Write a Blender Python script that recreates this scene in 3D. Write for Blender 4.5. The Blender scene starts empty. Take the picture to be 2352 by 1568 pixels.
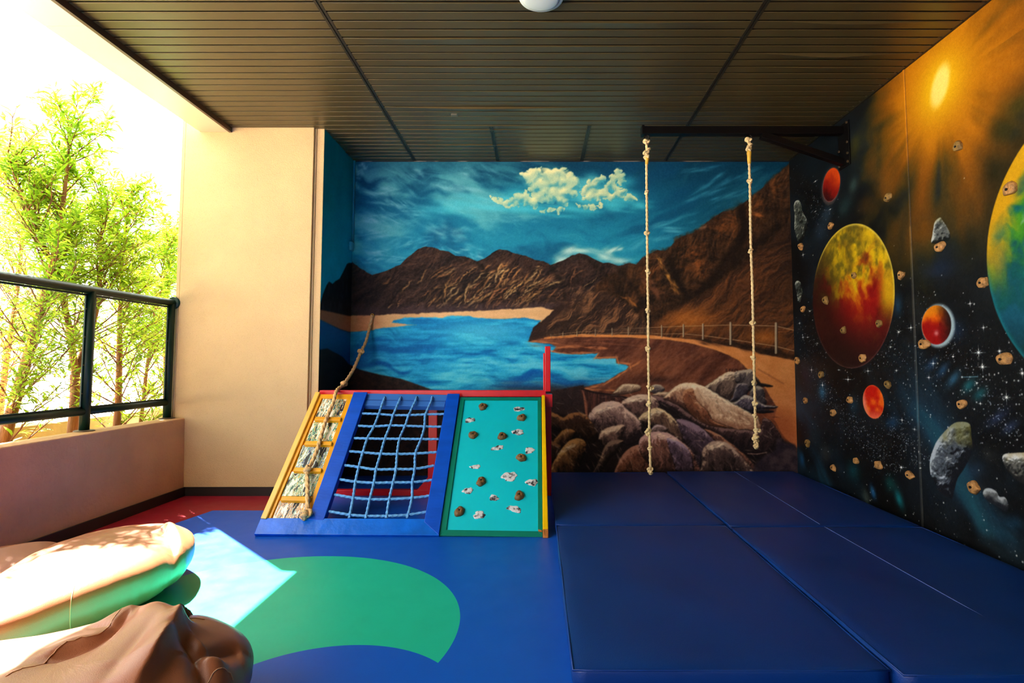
import bpy, bmesh, math, random
import numpy as np
from mathutils import Vector, Matrix

SC = bpy.context.scene
COL = SC.collection

# ------------------------------------------------------------------ camera
cam_d = bpy.data.cameras.new('camera')
cam = bpy.data.objects.new('camera', cam_d)
COL.objects.link(cam)
SC.camera = cam
cam.location = (0, 0, 0.9618)
cam.rotation_euler = (math.pi / 2 + math.atan(80.5 / 1290), 0, 0)
cam_d.sensor_width = 36.0
cam_d.lens = 1290 / 2352 * 36.0
cam_d.shift_x = (1176 - 1235) / 2352
cam_d.shift_y = -(784 - 748.5) / 2352
cam_d.clip_start = 0.02
cam_d.clip_end = 300

# ------------------------------------------------------------------ daylight: bright hazy sky and a hard sun from behind the pillar
world = bpy.data.worlds.new('sky')
SC.world = world
world.use_nodes = True
bgn = world.node_tree.nodes['Background']
bgn.inputs[0].default_value = (1.0, 0.975, 0.93, 1)
bgn.inputs[1].default_value = 5.0
SUN_DIR = Vector((0.7105 * math.cos(math.radians(53.5)), -0.7037 * math.cos(math.radians(53.5)), -math.sin(math.radians(53.5)))).normalized()
sun_d = bpy.data.lights.new('sun', 'SUN')
sun = bpy.data.objects.new('sun', sun_d)
COL.objects.link(sun)
sun.rotation_euler = SUN_DIR.to_track_quat('-Z', 'Y').to_euler()
sun.location = (-8, 8, 12)
sun_d.energy = 62.0
sun_d.color = (1.0, 0.93, 0.82)
sun_d.angle = math.radians(0.53)

SC.view_settings.view_transform = 'Standard'
SC.view_settings.look = 'None'
SC.view_settings.exposure = 0.2
SC.view_settings.gamma = 1.0
SC.view_settings.use_curve_mapping = False
SC.cycles.use_denoising = True
SC.cycles.max_bounces = 7
SC.cycles.diffuse_bounces = 5
SC.cycles.glossy_bounces = 3
SC.cycles.transmission_bounces = 3
SC.cycles.transparent_max_bounces = 6
SC.cycles.sample_clamp_indirect = 8.0
SC.cycles.caustics_reflective = False
SC.cycles.caustics_refractive = False
# ------------------------------------------------------------------ helpers
def lin(c):
    out = []
    for v in c[:3]:
        v = v / 255.0
        out.append(v / 12.92 if v <= 0.04045 else ((v + 0.055) / 1.055) ** 2.4)
    return out


MATS = {}


def mat(name, col, rough=0.5, metal=0.0, var=0.0, vsc=6.0, bump=0.0, bsc=60.0, spec=0.5, coat=0.0, col2=None, coat_rough=0.1, stretch=None, fac=(0.35, 0.65)):
    """principled material with a procedural colour drift and grain"""
    if name in MATS:
        return MATS[name]
    m = bpy.data.materials.new(name)
    m.use_nodes = True
    nt = m.node_tree
    b = nt.nodes['Principled BSDF']
    c = lin(col)
    b.inputs['Roughness'].default_value = rough
    b.inputs['Metallic'].default_value = metal
    b.inputs['Specular IOR Level'].default_value = spec
    b.inputs['Coat Weight'].default_value = coat
    b.inputs['Coat Roughness'].default_value = coat_rough
    tc = nt.nodes.new('ShaderNodeTexCoord')
    mp = nt.nodes.new('ShaderNodeMapping')
    nt.links.new(tc.outputs['Object'], mp.inputs[0])
    if stretch:
        mp.inputs['Scale'].default_value = stretch
    n = nt.nodes.new('ShaderNodeTexNoise')
    n.inputs['Scale'].default_value = vsc
    n.inputs['Detail'].default_value = 6
    nt.links.new(mp.outputs[0], n.inputs[0])
    r = nt.nodes.new('ShaderNodeValToRGB')
    c2 = lin(col2) if col2 else [min(1, v * (1 + var)) for v in c]
    c1 = c if col2 else [v * (1 - var) for v in c]
    r.color_ramp.elements[0].position, r.color_ramp.elements[1].position = fac
    r.color_ramp.elements[0].color = (*c1, 1)
    r.color_ramp.elements[1].color = (*c2, 1)
    nt.links.new(n.outputs[0], r.inputs[0])
    nt.links.new(r.outputs[0], b.inputs['Base Color'])
    if bump:
        n2 = nt.nodes.new('ShaderNodeTexNoise')
        n2.inputs['Scale'].default_value = bsc
        n2.inputs['Detail'].default_value = 4
        nt.links.new(mp.outputs[0], n2.inputs[0])
        bp = nt.nodes.new('ShaderNodeBump')
        bp.inputs['Strength'].default_value = bump
        bp.inputs['Distance'].default_value = 0.01
        nt.links.new(n2.outputs[0], bp.inputs['Height'])
        nt.links.new(bp.outputs[0], b.inputs['Normal'])
    MATS[name] = m
    return m


def mat_paint(name, gain, rough=0.7, bump=0.25, spec=0.15, bsc=260, grain=.2):
    """wall paint: colour from the painted attribute, grain from noise"""
    m = bpy.data.materials.new(name)
    m.use_nodes = True
    nt = m.node_tree
    b = nt.nodes['Principled BSDF']
    b.inputs['Roughness'].default_value = rough
    b.inputs['Specular IOR Level'].default_value = spec
    at = nt.nodes.new('ShaderNodeAttribute')
    at.attribute_name = 'paint'
    tc = nt.nodes.new('ShaderNodeTexCoord')
    n = nt.nodes.new('ShaderNodeTexNoise')
    n.inputs['Scale'].default_value = bsc
    n.inputs['Detail'].default_value = 3
    nt.links.new(tc.outputs['Object'], n.inputs[0])
    mr = nt.nodes.new('ShaderNodeMapRange')
    mr.inputs['From Min'].default_value = 0.3
    mr.inputs['From Max'].default_value = 0.7
    mr.inputs['To Min'].default_value = (1 - grain) * gain
    mr.inputs['To Max'].default_value = (1 + grain) * gain
    nt.links.new(n.outputs[0], mr.inputs[0])
    vm = nt.nodes.new('ShaderNodeVectorMath')
    vm.operation = 'SCALE'
    nt.links.new(at.outputs['Color'], vm.inputs[0])
    nt.links.new(mr.outputs[0], vm.inputs['Scale'])
    nt.links.new(vm.outputs[0], b.inputs['Base Color'])
    bp = nt.nodes.new('ShaderNodeBump')
    bp.inputs['Strength'].default_value = bump
    bp.inputs['Distance'].default_value = 0.003
    nt.links.new(n.outputs[0], bp.inputs['Height'])
    nt.links.new(bp.outputs[0], b.inputs['Normal'])
    return m


class MB:
    """collects shapes that become one mesh object"""
    def __init__(s):
        s.v, s.f = [], []

    def add(s, vs, fs):
        o = len(s.v)
        s.v += [tuple(v) for v in vs]
        s.f += [tuple(i + o for i in f) for f in fs]
        return s

    def box(s, x0, y0, z0, x1, y1, z1, M=None):
        vs = [(x0, y0, z0), (x1, y0, z0), (x1, y1, z0), (x0, y1, z0), (x0, y0, z1), (x1, y0, z1), (x1, y1, z1), (x0, y1, z1)]
        if M is not None:
            vs = [tuple(M @ Vector(v)) for v in vs]
        return s.add(vs, [(0, 3, 2, 1), (4, 5, 6, 7), (0, 1, 5, 4), (1, 2, 6, 5), (2, 3, 7, 6), (3, 0, 4, 7)])

    def prism(s, base, off):
        """solid between a planar polygon and its copy moved by off"""
        n = len(base)
        b = [Vector(p) for p in base]
        t = [p + Vector(off) for p in b]
        return s.add(b + t, [tuple(range(n - 1, -1, -1)), tuple(range(n, 2 * n))] + [(i, (i + 1) % n, n + (i + 1) % n, n + i) for i in range(n)])

    def beam(s, a, b, w, h, up=(0, 0, 1)):
        a, b = Vector(a), Vector(b)
        d = (b - a).normalized()
        sd = d.cross(Vector(up))
        if sd.length < 1e-4:
            sd = d.cross(Vector((1, 0, 0)))
        sd.normalize()
        u = sd.cross(d)
        q = [a + sd * (w / 2 * i) + u * (h / 2 * j) for i, j in ((-1, -1), (1, -1), (1, 1), (-1, 1))]
        return s.prism(q, b - a)

    def tube(s, pts, r, n=10, cap=True, twist=0.0, lobes=3, depth=0.0, closed=False):
        """round or twisted-strand tube along a path; r may be a list"""
        P = [Vector(p) for p in pts]
        N = len(P)
        R = r if isinstance(r, (list, tuple)) else [r] * N
        o = len(s.v)
        ref = None
        L = 0.0
        for i in range(N):
            if closed:
                t = P[(i + 1) % N] - P[i - 1]
            else:
                t = P[min(i + 1, N - 1)] - P[max(i - 1, 0)]
            t.normalize()
            if ref is None:
                ref = t.orthogonal().normalized()
            ref = (ref - t * ref.dot(t))
            if ref.length < 1e-6:
                ref = t.orthogonal()
            ref.normalize()
            bi = t.cross(ref)
            if i:
                L += (P[i] - P[i - 1]).length
            for k in range(n):
                a = 2 * math.pi * k / n
                rr = R[i] * (1 + depth * math.cos(lobes * a + L * twist))
                s.v.append(tuple(P[i] + ref * (math.cos(a) * rr) + bi * (math.sin(a) * rr)))
        M = N if closed else N - 1
        for i in range(M):
            i2 = (i + 1) % N
            for k in range(n):
                k2 = (k + 1) % n
                s.f.append((o + i * n + k, o + i * n + k2, o + i2 * n + k2, o + i2 * n + k))
        if cap and not closed:
            s.f.append(tuple(o + k for k in range(n - 1, -1, -1)))
            s.f.append(tuple(o + (N - 1) * n + k for k in range(n)))
        return s

    def cyl(s, a, b, r, n=16, r2=None):
        return s.tube([a, b], [r, r if r2 is None else r2], n)

    def lathe(s, prof, n=32, M=None):
        o = len(s.v)
        for r, z in prof:
            for k in range(n):
                a = 2 * math.pi * k / n
                v = Vector((r * math.cos(a), r * math.sin(a), z))
                s.v.append(tuple(M @ v if M is not None else v))
        for i in range(len(prof) - 1):
            for k in range(n):
                k2 = (k + 1) % n
                s.f.append((o + i * n + k, o + i * n + k2, o + (i + 1) * n + k2, o + (i + 1) * n + k))
        s.f.append(tuple(o + k for k in range(n - 1, -1, -1)))
        s.f.append(tuple(o + (len(prof) - 1) * n + k for k in range(n)))
        return s

    def build(s, name, m, parent=None, smooth=False, bevel=0.0, seg=2, recalc=True):
        me = bpy.data.meshes.new(name)
        me.from_pydata(s.v, [], s.f)
        if recalc:
            bm = bmesh.new()
            bm.from_mesh(me)
            bmesh.ops.recalc_face_normals(bm, faces=bm.faces)
            bm.to_mesh(me)
            bm.free()
        o = bpy.data.objects.new(name, me)
        COL.objects.link(o)
        if m is not None:
            me.materials.append(m)
        if smooth:
            me.polygons.foreach_set('use_smooth', [True] * len(me.polygons))
        if bevel:
            bv = o.modifiers.new('edge', 'BEVEL')
            bv.width = bevel
            bv.segments = seg
            bv.limit_method = 'ANGLE'
            bv.angle_limit = math.radians(40)
        if parent is not None:
            o.parent = parent
            o.matrix_parent_inverse = Matrix.Translation(-Vector(parent.location))
        return o


def tag(o, label=None, cat=None, group=None, kind=None):
    if label:
        o['label'] = label
    if cat:
        o['category'] = cat
    if group:
        o['group'] = group
    if kind:
        o['kind'] = kind
    return o


def thing(name, loc, label, cat, group=None):
    o = bpy.data.objects.new(name, None)
    COL.objects.link(o)
    o.location = loc
    o.empty_display_size = 0.1
    return tag(o, label, cat, group)


def struct(mb, name, m, **k):
    return tag(mb.build(name, m, **k), kind='structure')


def fast_grid(name, V, nu, nv, cols, m, smooth=False, flip=False):
    """dense wall grid with a painted colour per vertex; V is (nv*nu, 3), row by row"""
    idx = np.arange(nu * nv).reshape(nv, nu)
    q = np.stack([idx[:-1, :-1], idx[:-1, 1:], idx[1:, 1:], idx[1:, :-1]], -1).reshape(-1, 4)
    if flip:
        q = q[:, ::-1]
    me = bpy.data.meshes.new(name)
    me.vertices.add(len(V))
    me.vertices.foreach_set('co', np.asarray(V, np.float32).ravel())
    me.loops.add(q.size)
    me.loops.foreach_set('vertex_index', np.ascontiguousarray(q, np.int32).ravel())
    me.polygons.add(len(q))
    me.polygons.foreach_set('loop_start', np.arange(0, q.size, 4, dtype=np.int32))
    me.update(calc_edges=True)
    a = me.color_attributes.new('paint', 'FLOAT_COLOR', 'POINT')
    c = np.ones((len(V), 4), np.float32)
    s = np.clip(cols / 255.0, 0, 1)
    c[:, :3] = np.where(s <= 0.04045, s / 12.92, ((s + 0.055) / 1.055) ** 2.4)
    a.data.foreach_set('color', c.ravel())
    me.materials.append(m)
    o = bpy.data.objects.new(name, me)
    COL.objects.link(o)
    return o


def resample(pts, step):
    P = [Vector(p) for p in pts]
    out, carry = [P[0]], 0.0
    for a, b in zip(P[:-1], P[1:]):
        L = (b - a).length
        s_ = step - carry
        while s_ < L:
            out.append(a.lerp(b, s_ / L))
            s_ += step
        carry = L - (s_ - step)
    out.append(P[-1])
    return out


def ease(pts, n=6):
    """smooth open path through the points"""
    P = [Vector(p) for p in pts]
    P = [P[0] * 2 - P[1]] + P + [P[-1] * 2 - P[-2]]
    out = []
    for k in range(1, len(P) - 2):
        a, b, c, d = P[k - 1], P[k], P[k + 1], P[k + 2]
        for q in range(n):
            t = q / n
            out.append(0.5 * ((2 * b) + (c - a) * t + (2 * a - 5 * b + 4 * c - d) * t * t + (3 * b - a - 3 * c + d) * t ** 3))
    out.append(P[-2])
    return out
# ------------------------------------------------------------------ view geometry shared by the builders
F_PX, CX, CY, PITCH = 1290.0, 1235.0, 748.5, math.atan(80.5 / 1290)
CAM_H = 0.9618
BACK_Y, CEIL, RIGHT_X, LEFT_X, PIL_Y = 4.796, 2.70, 2.19, -1.60, 4.091


def ray(x, y):
    a, b = (x - CX) / F_PX, (CY - y) / F_PX
    return (a, math.cos(PITCH) - b * math.sin(PITCH), math.sin(PITCH) + b * math.cos(PITCH))


def at_y(x, y, Y):
    r = ray(x, y)
    t = Y / r[1]
    return (r[0] * t, Y, r[2] * t + CAM_H)


def at_z(x, y, Z):
    r = ray(x, y)
    t = (Z - CAM_H) / r[2]
    return (r[0] * t, r[1] * t, Z)


def at_x(x, y, X):
    r = ray(x, y)
    t = X / r[0]
    return (X, r[1] * t, r[2] * t + CAM_H)


def proj(X, Y, Z):
    Z = Z - CAM_H
    d = Y * math.cos(PITCH) + Z * math.sin(PITCH)
    u = Z * math.cos(PITCH) - Y * math.sin(PITCH)
    return CX + F_PX * X / d, CY - F_PX * u / d
# ------------------------------------------------------------------ painter: the two murals, worked out on a raster
class Canvas:
    def __init__(s, x0, y0, x1, y1, step):
        s.x0, s.y0, s.st = x0, y0, step
        s.nx = int(round((x1 - x0) / step)) + 1
        s.ny = int(round((y1 - y0) / step)) + 1
        s.X, s.Y = np.meshgrid(x0 + np.arange(s.nx) * step, y0 + np.arange(s.ny) * step)
        s.C = np.zeros((s.ny, s.nx, 3))

    def noise(s, sc, octv=4, seed=0, ax=1.0, ay=1.0, rot=0.0, gain=0.5, X=None, Y=None):
        X = s.X if X is None else X
        Y = s.Y if Y is None else Y
        c, n = math.cos(rot), math.sin(rot)
        u = (X * c + Y * n) / (sc * ax) + 1000.0
        v = (-X * n + Y * c) / (sc * ay) + 1000.0
        out = np.zeros_like(u)
        amp, tot = 1.0, 0.0
        rs = np.random.RandomState(seed + 11)
        for o in range(octv):
            T = rs.rand(256, 256)
            iu, iv = np.floor(u).astype(int), np.floor(v).astype(int)
            fu, fv = u - iu, v - iv
            fu = fu * fu * (3 - 2 * fu)
            fv = fv * fv * (3 - 2 * fv)
            a, b = T[iv % 256, iu % 256], T[iv % 256, (iu + 1) % 256]
            d, e = T[(iv + 1) % 256, iu % 256], T[(iv + 1) % 256, (iu + 1) % 256]
            out += amp * ((a * (1 - fu) + b * fu) * (1 - fv) + (d * (1 - fu) + e * fu) * fv)
            tot += amp
            amp *= gain
            u, v = u * 2.03 + 17.1, v * 2.03 + 5.7
        return (out / tot - 0.5) * 2.6

    def warp(s, sc, amt, octv=4, seed=0, ax=1.0, ay=1.0, rot=0.0, ridge=False, X=None, Y=None):
        """noise whose pattern is bent by a second, broader noise"""
        X = s.X if X is None else X
        Y = s.Y if Y is None else Y
        wx = s.noise(sc * 1.3, 3, seed + 50, X=X, Y=Y) * amt
        wy = s.noise(sc * 1.3, 3, seed + 60, X=X, Y=Y) * amt
        n = s.noise(sc, octv, seed, ax, ay, rot, X=X + wx, Y=Y + wy)
        return 1 - 2.2 * np.abs(n) if ridge else n

    def sd(s, pts, pad=30):
        """signed distance to a polygon (inside > 0) in a window; returns the window slice too"""
        P = np.array(pts, float)
        xa, xb, ya, yb = P[:, 0].min() - pad, P[:, 0].max() + pad, P[:, 1].min() - pad, P[:, 1].max() + pad
        i0, i1 = max(0, int((xa - s.x0) / s.st)), min(s.nx, int((xb - s.x0) / s.st) + 2)
        j0, j1 = max(0, int((ya - s.y0) / s.st)), min(s.ny, int((yb - s.y0) / s.st) + 2)
        if i1 <= i0 or j1 <= j0:
            return None, None
        X, Y = s.X[j0:j1, i0:i1], s.Y[j0:j1, i0:i1]
        D = np.full(X.shape, 1e9)
        ins = np.zeros(X.shape, bool)
        for k in range(len(P)):
            ax, ay = P[k]
            bx, by = P[(k + 1) % len(P)]
            dx, dy = bx - ax, by - ay
            L = dx * dx + dy * dy + 1e-12
            t = np.clip(((X - ax) * dx + (Y - ay) * dy) / L, 0, 1)
            D = np.minimum(D, (X - ax - t * dx) ** 2 + (Y - ay - t * dy) ** 2)
            if ay != by:
                ins ^= ((ay > Y) != (by > Y)) & (X < (bx - ax) * (Y - ay) / (by - ay) + ax)
        D = np.sqrt(D)
        return np.where(ins, D, -D), (slice(j0, j1), slice(i0, i1))

    def put(s, sl, m, col):
        col = np.asarray(col, float)
        if col.ndim == 1:
            col = col[None, None, :]
        s.C[sl] = s.C[sl] * (1 - m[..., None]) + col * m[..., None]

    def poly(s, pts, col, soft=1.0, op=1.0, rough=0.0, rsc=8, seed=1, smooth=True):
        if smooth:
            pts = crom(pts)
        d, sl = s.sd(pts, 12 * s.st + soft * 3)
        if d is None:
            return
        if rough:
            d = d + rough * s.noise(rsc, 3, seed, X=s.X[sl], Y=s.Y[sl])
        m = np.clip(d / soft + 0.5, 0, 1) * op
        s.put(sl, m, col[sl] if isinstance(col, np.ndarray) and col.ndim == 3 else col)

    def spot(s, x, y, rx, ry, col, op=1.0, rot=0.0, p=1.0, sharp=False):
        R = max(rx, ry) * (1.1 if sharp else 2.4)
        i0, i1 = max(0, int((x - R - s.x0) / s.st)), min(s.nx, int((x + R - s.x0) / s.st) + 2)
        j0, j1 = max(0, int((y - R - s.y0) / s.st)), min(s.ny, int((y + R - s.y0) / s.st) + 2)
        if i1 <= i0 or j1 <= j0:
            return
        sl = (slice(j0, j1), slice(i0, i1))
        c, n = math.cos(rot), math.sin(rot)
        dx, dy = s.X[sl] - x, s.Y[sl] - y
        q = ((dx * c + dy * n) / rx) ** 2 + ((-dx * n + dy * c) / ry) ** 2
        m = np.clip((1 - q) * 3, 0, 1) if sharp else np.exp(-q ** p * 1.2)
        s.put(sl, m * op, col)

    def line(s, pts, w, col, op=1.0, soft=None):
        for (ax, ay), (bx, by) in zip(pts[:-1], pts[1:]):
            pad = w * 2 + 2 * s.st
            i0, i1 = max(0, int((min(ax, bx) - pad - s.x0) / s.st)), min(s.nx, int((max(ax, bx) + pad - s.x0) / s.st) + 2)
            j0, j1 = max(0, int((min(ay, by) - pad - s.y0) / s.st)), min(s.ny, int((max(ay, by) + pad - s.y0) / s.st) + 2)
            if i1 <= i0 or j1 <= j0:
                continue
            sl = (slice(j0, j1), slice(i0, i1))
            X, Y = s.X[sl], s.Y[sl]
            dx, dy = bx - ax, by - ay
            t = np.clip(((X - ax) * dx + (Y - ay) * dy) / (dx * dx + dy * dy + 1e-12), 0, 1)
            d = np.sqrt((X - ax - t * dx) ** 2 + (Y - ay - t * dy) ** 2)
            s.put(sl, np.clip((w / 2 - d) / (soft or s.st) + 0.5, 0, 1) * op, col)

    def sample(s, x, y):
        """bilinear colour at points"""
        u = np.clip((x - s.x0) / s.st, 0, s.nx - 1.001)
        v = np.clip((y - s.y0) / s.st, 0, s.ny - 1.001)
        i, j = u.astype(int), v.astype(int)
        fu, fv = (u - i)[:, None], (v - j)[:, None]
        C = s.C
        return (C[j, i] * (1 - fu) + C[j, i + 1] * fu) * (1 - fv) + (C[j + 1, i] * (1 - fu) + C[j + 1, i + 1] * fu) * fv


def crom(pts, n=4):
    """closed Catmull-Rom through the points"""
    P = np.array(pts, float)
    out = []
    N = len(P)
    for k in range(N):
        a, b, c, d = P[k - 1], P[k], P[(k + 1) % N], P[(k + 2) % N]
        for q in range(n):
            t = q / n
            out.append(0.5 * ((2 * b) + (c - a) * t + (2 * a - 5 * b + 4 * c - d) * t * t + (3 * b - a - 3 * c + d) * t ** 3))
    return np.array(out)


def mix(a, b, t):
    a, b = np.asarray(a, float), np.asarray(b, float)
    t = np.clip(t, 0, 1)
    if isinstance(t, np.ndarray):
        t = t[..., None]
    return a * (1 - t) + b * t


def sst(a, b, x):
    t = np.clip((x - a) / (b - a), 0, 1)
    return t * t * (3 - 2 * t)


def relief(h, lx, ly, st):
    gy, gx = np.gradient(h, st)
    return -(gx * lx + gy * ly)


def rock(c, pts, dark, mid, light, R=26, lx=-0.35, ly=-0.95, rot=0.6, seed=0, rough=2.0, tex=1.0, gain=1.0):
    """a painted boulder: rounded body with brush streaks"""
    pts = crom(pts)
    d, sl = c.sd(pts, 8)
    if d is None:
        return
    X, Y = c.X[sl], c.Y[sl]
    d = d + rough * 0.5 * c.noise(7, 2, seed, X=X, Y=Y)
    m = np.clip(d / 3.0 + 0.4, 0, 1)
    t = np.clip(d / R, 0, 1)
    h = np.sqrt(1 - (1 - t) ** 2) * R
    fl = 1.35 if rot > 0 else 1.9          # paint drags down the flank of the stone
    n1 = c.warp(16, 8, 3, seed + 3, ax=2.2, ay=0.55, rot=fl, X=X, Y=Y)
    n2 = c.warp(6, 4, 3, seed + 4, ax=2.6, ay=0.5, rot=fl, X=X, Y=Y)
    h = h + tex * 1.6 * n1
    sh = relief(h, lx, ly, c.st) * gain
    yy = (Y - Y.min()) / max(1, (Y.max() - Y.min()))
    sh = sh * 0.66 + 0.50 - 0.66 * yy ** 1.2 + 0.20 * n1 + 0.16 * n2 + 0.06 * c.noise(3.0, 2, seed + 8, X=X, Y=Y)
    a = mix(dark, mid, sst(-0.25, 0.45, sh))
    a = mix(a, light, sst(0.40, 0.85, sh))
    edge = 1 - .5 * sst(4, 0, d) * sst(.15, .5, yy)
    c.put(sl, m, a * edge[..., None])


def q4(*pts):   # points read off the lower right view of the mural
    return [(1200 + x / 3.672, 660 + y / 3.672) for x, y in pts]


def q3(*pts):
    return [(730 + x / 4.2, 560 + y / 4.2) for x, y in pts]


SKYLINE = [(806, 600), (819, 609), (840, 624), (855, 631), (888, 622), (909, 611), (919, 608), (942, 586), (960, 573), (979, 565.5),
           (998, 568), (1011, 574), (1031, 578), (1046, 587), (1067, 588), (1095, 600), (1113, 594), (1130, 581), (1148, 572), (1164, 574),
           (1179, 581), (1207, 587), (1230, 597), (1250, 600), (1264, 608), (1280, 603), (1294, 598), (1311, 588), (1330, 581), (1349, 586),
           (1368, 597), (1385, 604), (1401, 603), (1420, 610), (1447, 604), (1461, 607), (1475, 592), (1492, 583), (1509, 574),
           (1528, 576), (1542, 564), (1556, 548), (1570, 542), (1590, 536), (1606, 526), (1620, 514), (1637, 500), (1661, 486),
           (1685, 482), (1697, 473), (1720, 457), (1744, 438), (1768, 416), (1804, 383), (1840, 350)]


def paint_lake():
    c = Canvas(660, 360, 1850, 1110, 1.4)
    X, Y = c.X, c.Y
    # --- sky
    g = np.clip((Y - 370) / 240, 0, 1)
    sky = mix((4, 70, 104), (30, 122, 158), sst(0, 0.9, g))
    sky = mix(sky, (4, 58, 84), sst(1450, 1700, X) * 0.75)
    sky = mix(sky, (2, 46, 72), sst(0.35, 0.0, g) * 0.45)
    w = c.warp(110, 40, 6, 3, ax=1.5, ay=0.6, rot=0.2, ) * 1.25
    w2 = c.warp(46, 22, 6, 5, ax=2.0, ay=0.6, rot=0.25) * 1.2
    wr = c.warp(90, 24, 6, 7, ax=2.4, ay=0.45, rot=-0.5)
    wl = np.where(X < 1420, w * 0.6 + w2 * 0.5, wr)
    wl = mix(np.stack([w * 0.6 + w2 * 0.5] * 3, -1), np.stack([wr] * 3, -1), sst(1330, 1480, X))[..., 0]
    sky = mix(sky, (104, 170, 186), sst(-0.05, 0.8, wl + .25 * sst(1000, 860, X)) * 0.66 * (1 - 0.62 * sst(1430, 1560, X)) * (1 - .5 * sst(420, 370, Y)))
    sky = mix(sky, (4, 66, 104), sst(-0.1, -0.8, wl) * 0.6)
    c.C = sky * np.array([1.0, 1.0, .93])
    R = np.random.RandomState(4)
    # wisps on the left
    for (x, y, rx, ry, rot, o) in [(880, 440, 60, 10, 0.2, .5), (905, 468, 50, 8, 0.45, .75), (935, 486, 36, 7, 0.25, .5), (850, 500, 60, 10, 0.1, .45), (890, 510, 50, 9, 0.35, .45),
                                   (1040, 430, 90, 14, 0.2, .35), (1100, 400, 70, 12, 0.3, .3), (1000, 480, 90, 10, 0.2, .3), (1010, 520, 60, 14, 0.5, .4), (1040, 536, 40, 14, 0.3, .4),
                                   (850, 540, 60, 10, -.1, .5), (890, 595, 38, 6, -.15, .75), (860, 580, 40, 8, .2, .5), (960, 558, 60, 9, -.4, .5), (1060, 575, 50, 9, .3, .6),
                                   (1090, 590, 30, 6, .4, .5), (830, 380, 14, 10, 0.2, .7), (822, 405, 12, 14, 0.9, .6), (940, 400, 60, 12, .3, .3), (1120, 470, 60, 10, .2, .3), (1200, 500, 80, 8, .1, .25)]:
        for _ in range(16):
            c.spot(x + R.randn() * rx * .5, y + R.randn() * ry * .7, rx * R.uniform(.1, .4), ry * R.uniform(.15, .5), (152, 192, 196), o * .4, rot + R.randn() * .25)
    # glow over the middle ridge
    for (x, y, rx, ry, rot, o) in [(1290, 596, 30, 8, -.45, .9), (1305, 578, 26, 8, -.5, .8), (1345, 574, 40, 8, .1, .8), (1390, 588, 30, 9, .3, .75), (1425, 598, 32, 7, .1, .7), (1400, 575, 26, 5, -.5, .9), (1425, 572, 14, 4, -.5, .6)]:
        for _ in range(9):
            c.spot(x + R.randn() * rx * .3, y + R.randn() * ry * .4, rx * R.uniform(.3, .8), ry * R.uniform(.4, .9), (178, 200, 186), o * .35, rot + R.randn() * .15)
    for (x0, y0, x1, y1, o) in [(1500, 520, 1600, 490, .4), (1560, 470, 1660, 430, .35), (1640, 460, 1740, 430, .35), (1660, 420, 1760, 380, .35), (1530, 530, 1560, 530, .6), (1600, 440, 1660, 400, .3), (1460, 560, 1540, 540, .4), (1420, 590, 1470, 560, .35), (1560, 400, 1640, 385, .3)]:
        for _ in range(14):
            t = R.rand()
            c.spot(x0 + (x1 - x0) * t, y0 + (y1 - y0) * t + R.randn() * 4, R.uniform(8, 26), R.uniform(1.5, 4), (80, 150, 170), o * .5, math.atan2(y1 - y0, x1 - x0) + R.randn() * .1)
    # cumulus: teal halo, then puffs from back to front
    for (x, y, rx, ry) in [(1260, 440, 110, 36), (1400, 440, 80, 42), (1180, 462, 60, 14), (1300, 480, 140, 16), (1060, 470, 120, 24), (1440, 470, 60, 16)]:
        for _ in range(26):
            c.spot(x + R.randn() * rx * .5, y + R.randn() * ry * .5, rx * R.uniform(.15, .4), ry * R.uniform(.2, .4), (70, 168, 182), .3, .1)
    puffs = [(1218, 402, 13), (1234, 399, 12), (1225, 412, 14), (1260, 402, 17), (1280, 398, 14), (1296, 404, 12), (1310, 414, 14), (1318, 425, 12), (1290, 418, 15), (1268, 418, 17), (1248, 424, 16), (1232, 430, 14), (1222, 432, 10),
             (1255, 438, 15), (1275, 440, 14), (1300, 442, 15), (1318, 445, 11), (1240, 444, 13), (1262, 452, 13), (1290, 455, 12), (1205, 448, 9), (1190, 454, 9), (1176, 459, 8), (1160, 463, 8), (1146, 460, 6), (1135, 457, 5), (1210, 460, 12), (1228, 462, 12), (1182, 468, 7),
             (1262, 485, 5), (1285, 483, 6), (1298, 484, 5), (1248, 484, 4),
             (1418, 396, 8), (1424, 406, 8), (1410, 412, 9), (1428, 415, 6), (1398, 422, 8), (1390, 430, 6), (1412, 428, 8),
             (1375, 416, 9), (1362, 426, 10), (1350, 434, 9), (1342, 438, 7), (1384, 408, 6), (1366, 440, 10), (1358, 450, 9), (1376, 450, 10), (1386, 446, 7), (1346, 454, 6), (1404, 448, 8), (1416, 442, 9), (1428, 438, 7), (1426, 446, 6), (1398, 456, 6), (1442, 452, 8), (1454, 455, 6), (1436, 456, 5), (1362, 474, 7), (1345, 476, 6), (1330, 473, 5), (1300, 470, 5), (1380, 470, 4), (1420, 430, 5)]
    win = (slice(int((375 - c.y0) / c.st), int((500 - c.y0) / c.st)), slice(int((1120 - c.x0) / c.st), int((1475 - c.x0) / c.st)))
    WX, WY = X[win], Y[win]
    fld = np.full(WX.shape, -1.0)
    WX0, WY0 = WX, WY
    WX = WX0 + 9 * c.noise(20, 4, 175, X=WX0, Y=WY0)
    WY = WY0 + 7 * c.noise(16, 4, 176, X=WX0, Y=WY0)
    hgt = np.zeros(WX.shape)
    for k, (x, y, r) in enumerate(puffs):
        for (ox, oy, rr) in [(0, 0, r * 1.15)] + [(R.randn() * r * .6, R.randn() * r * .5, r * R.uniform(.4, .8)) for _ in range(4)]:
            q = 1 - ((WX - x - ox) ** 2 + ((WY - y - oy) * 1.15) ** 2) / rr ** 2
            fld = np.maximum(fld, q)
            hgt = np.maximum(hgt, np.sqrt(np.clip(q, 0, 1)) * rr + .3 * (y - 440) * -0.1)
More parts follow.
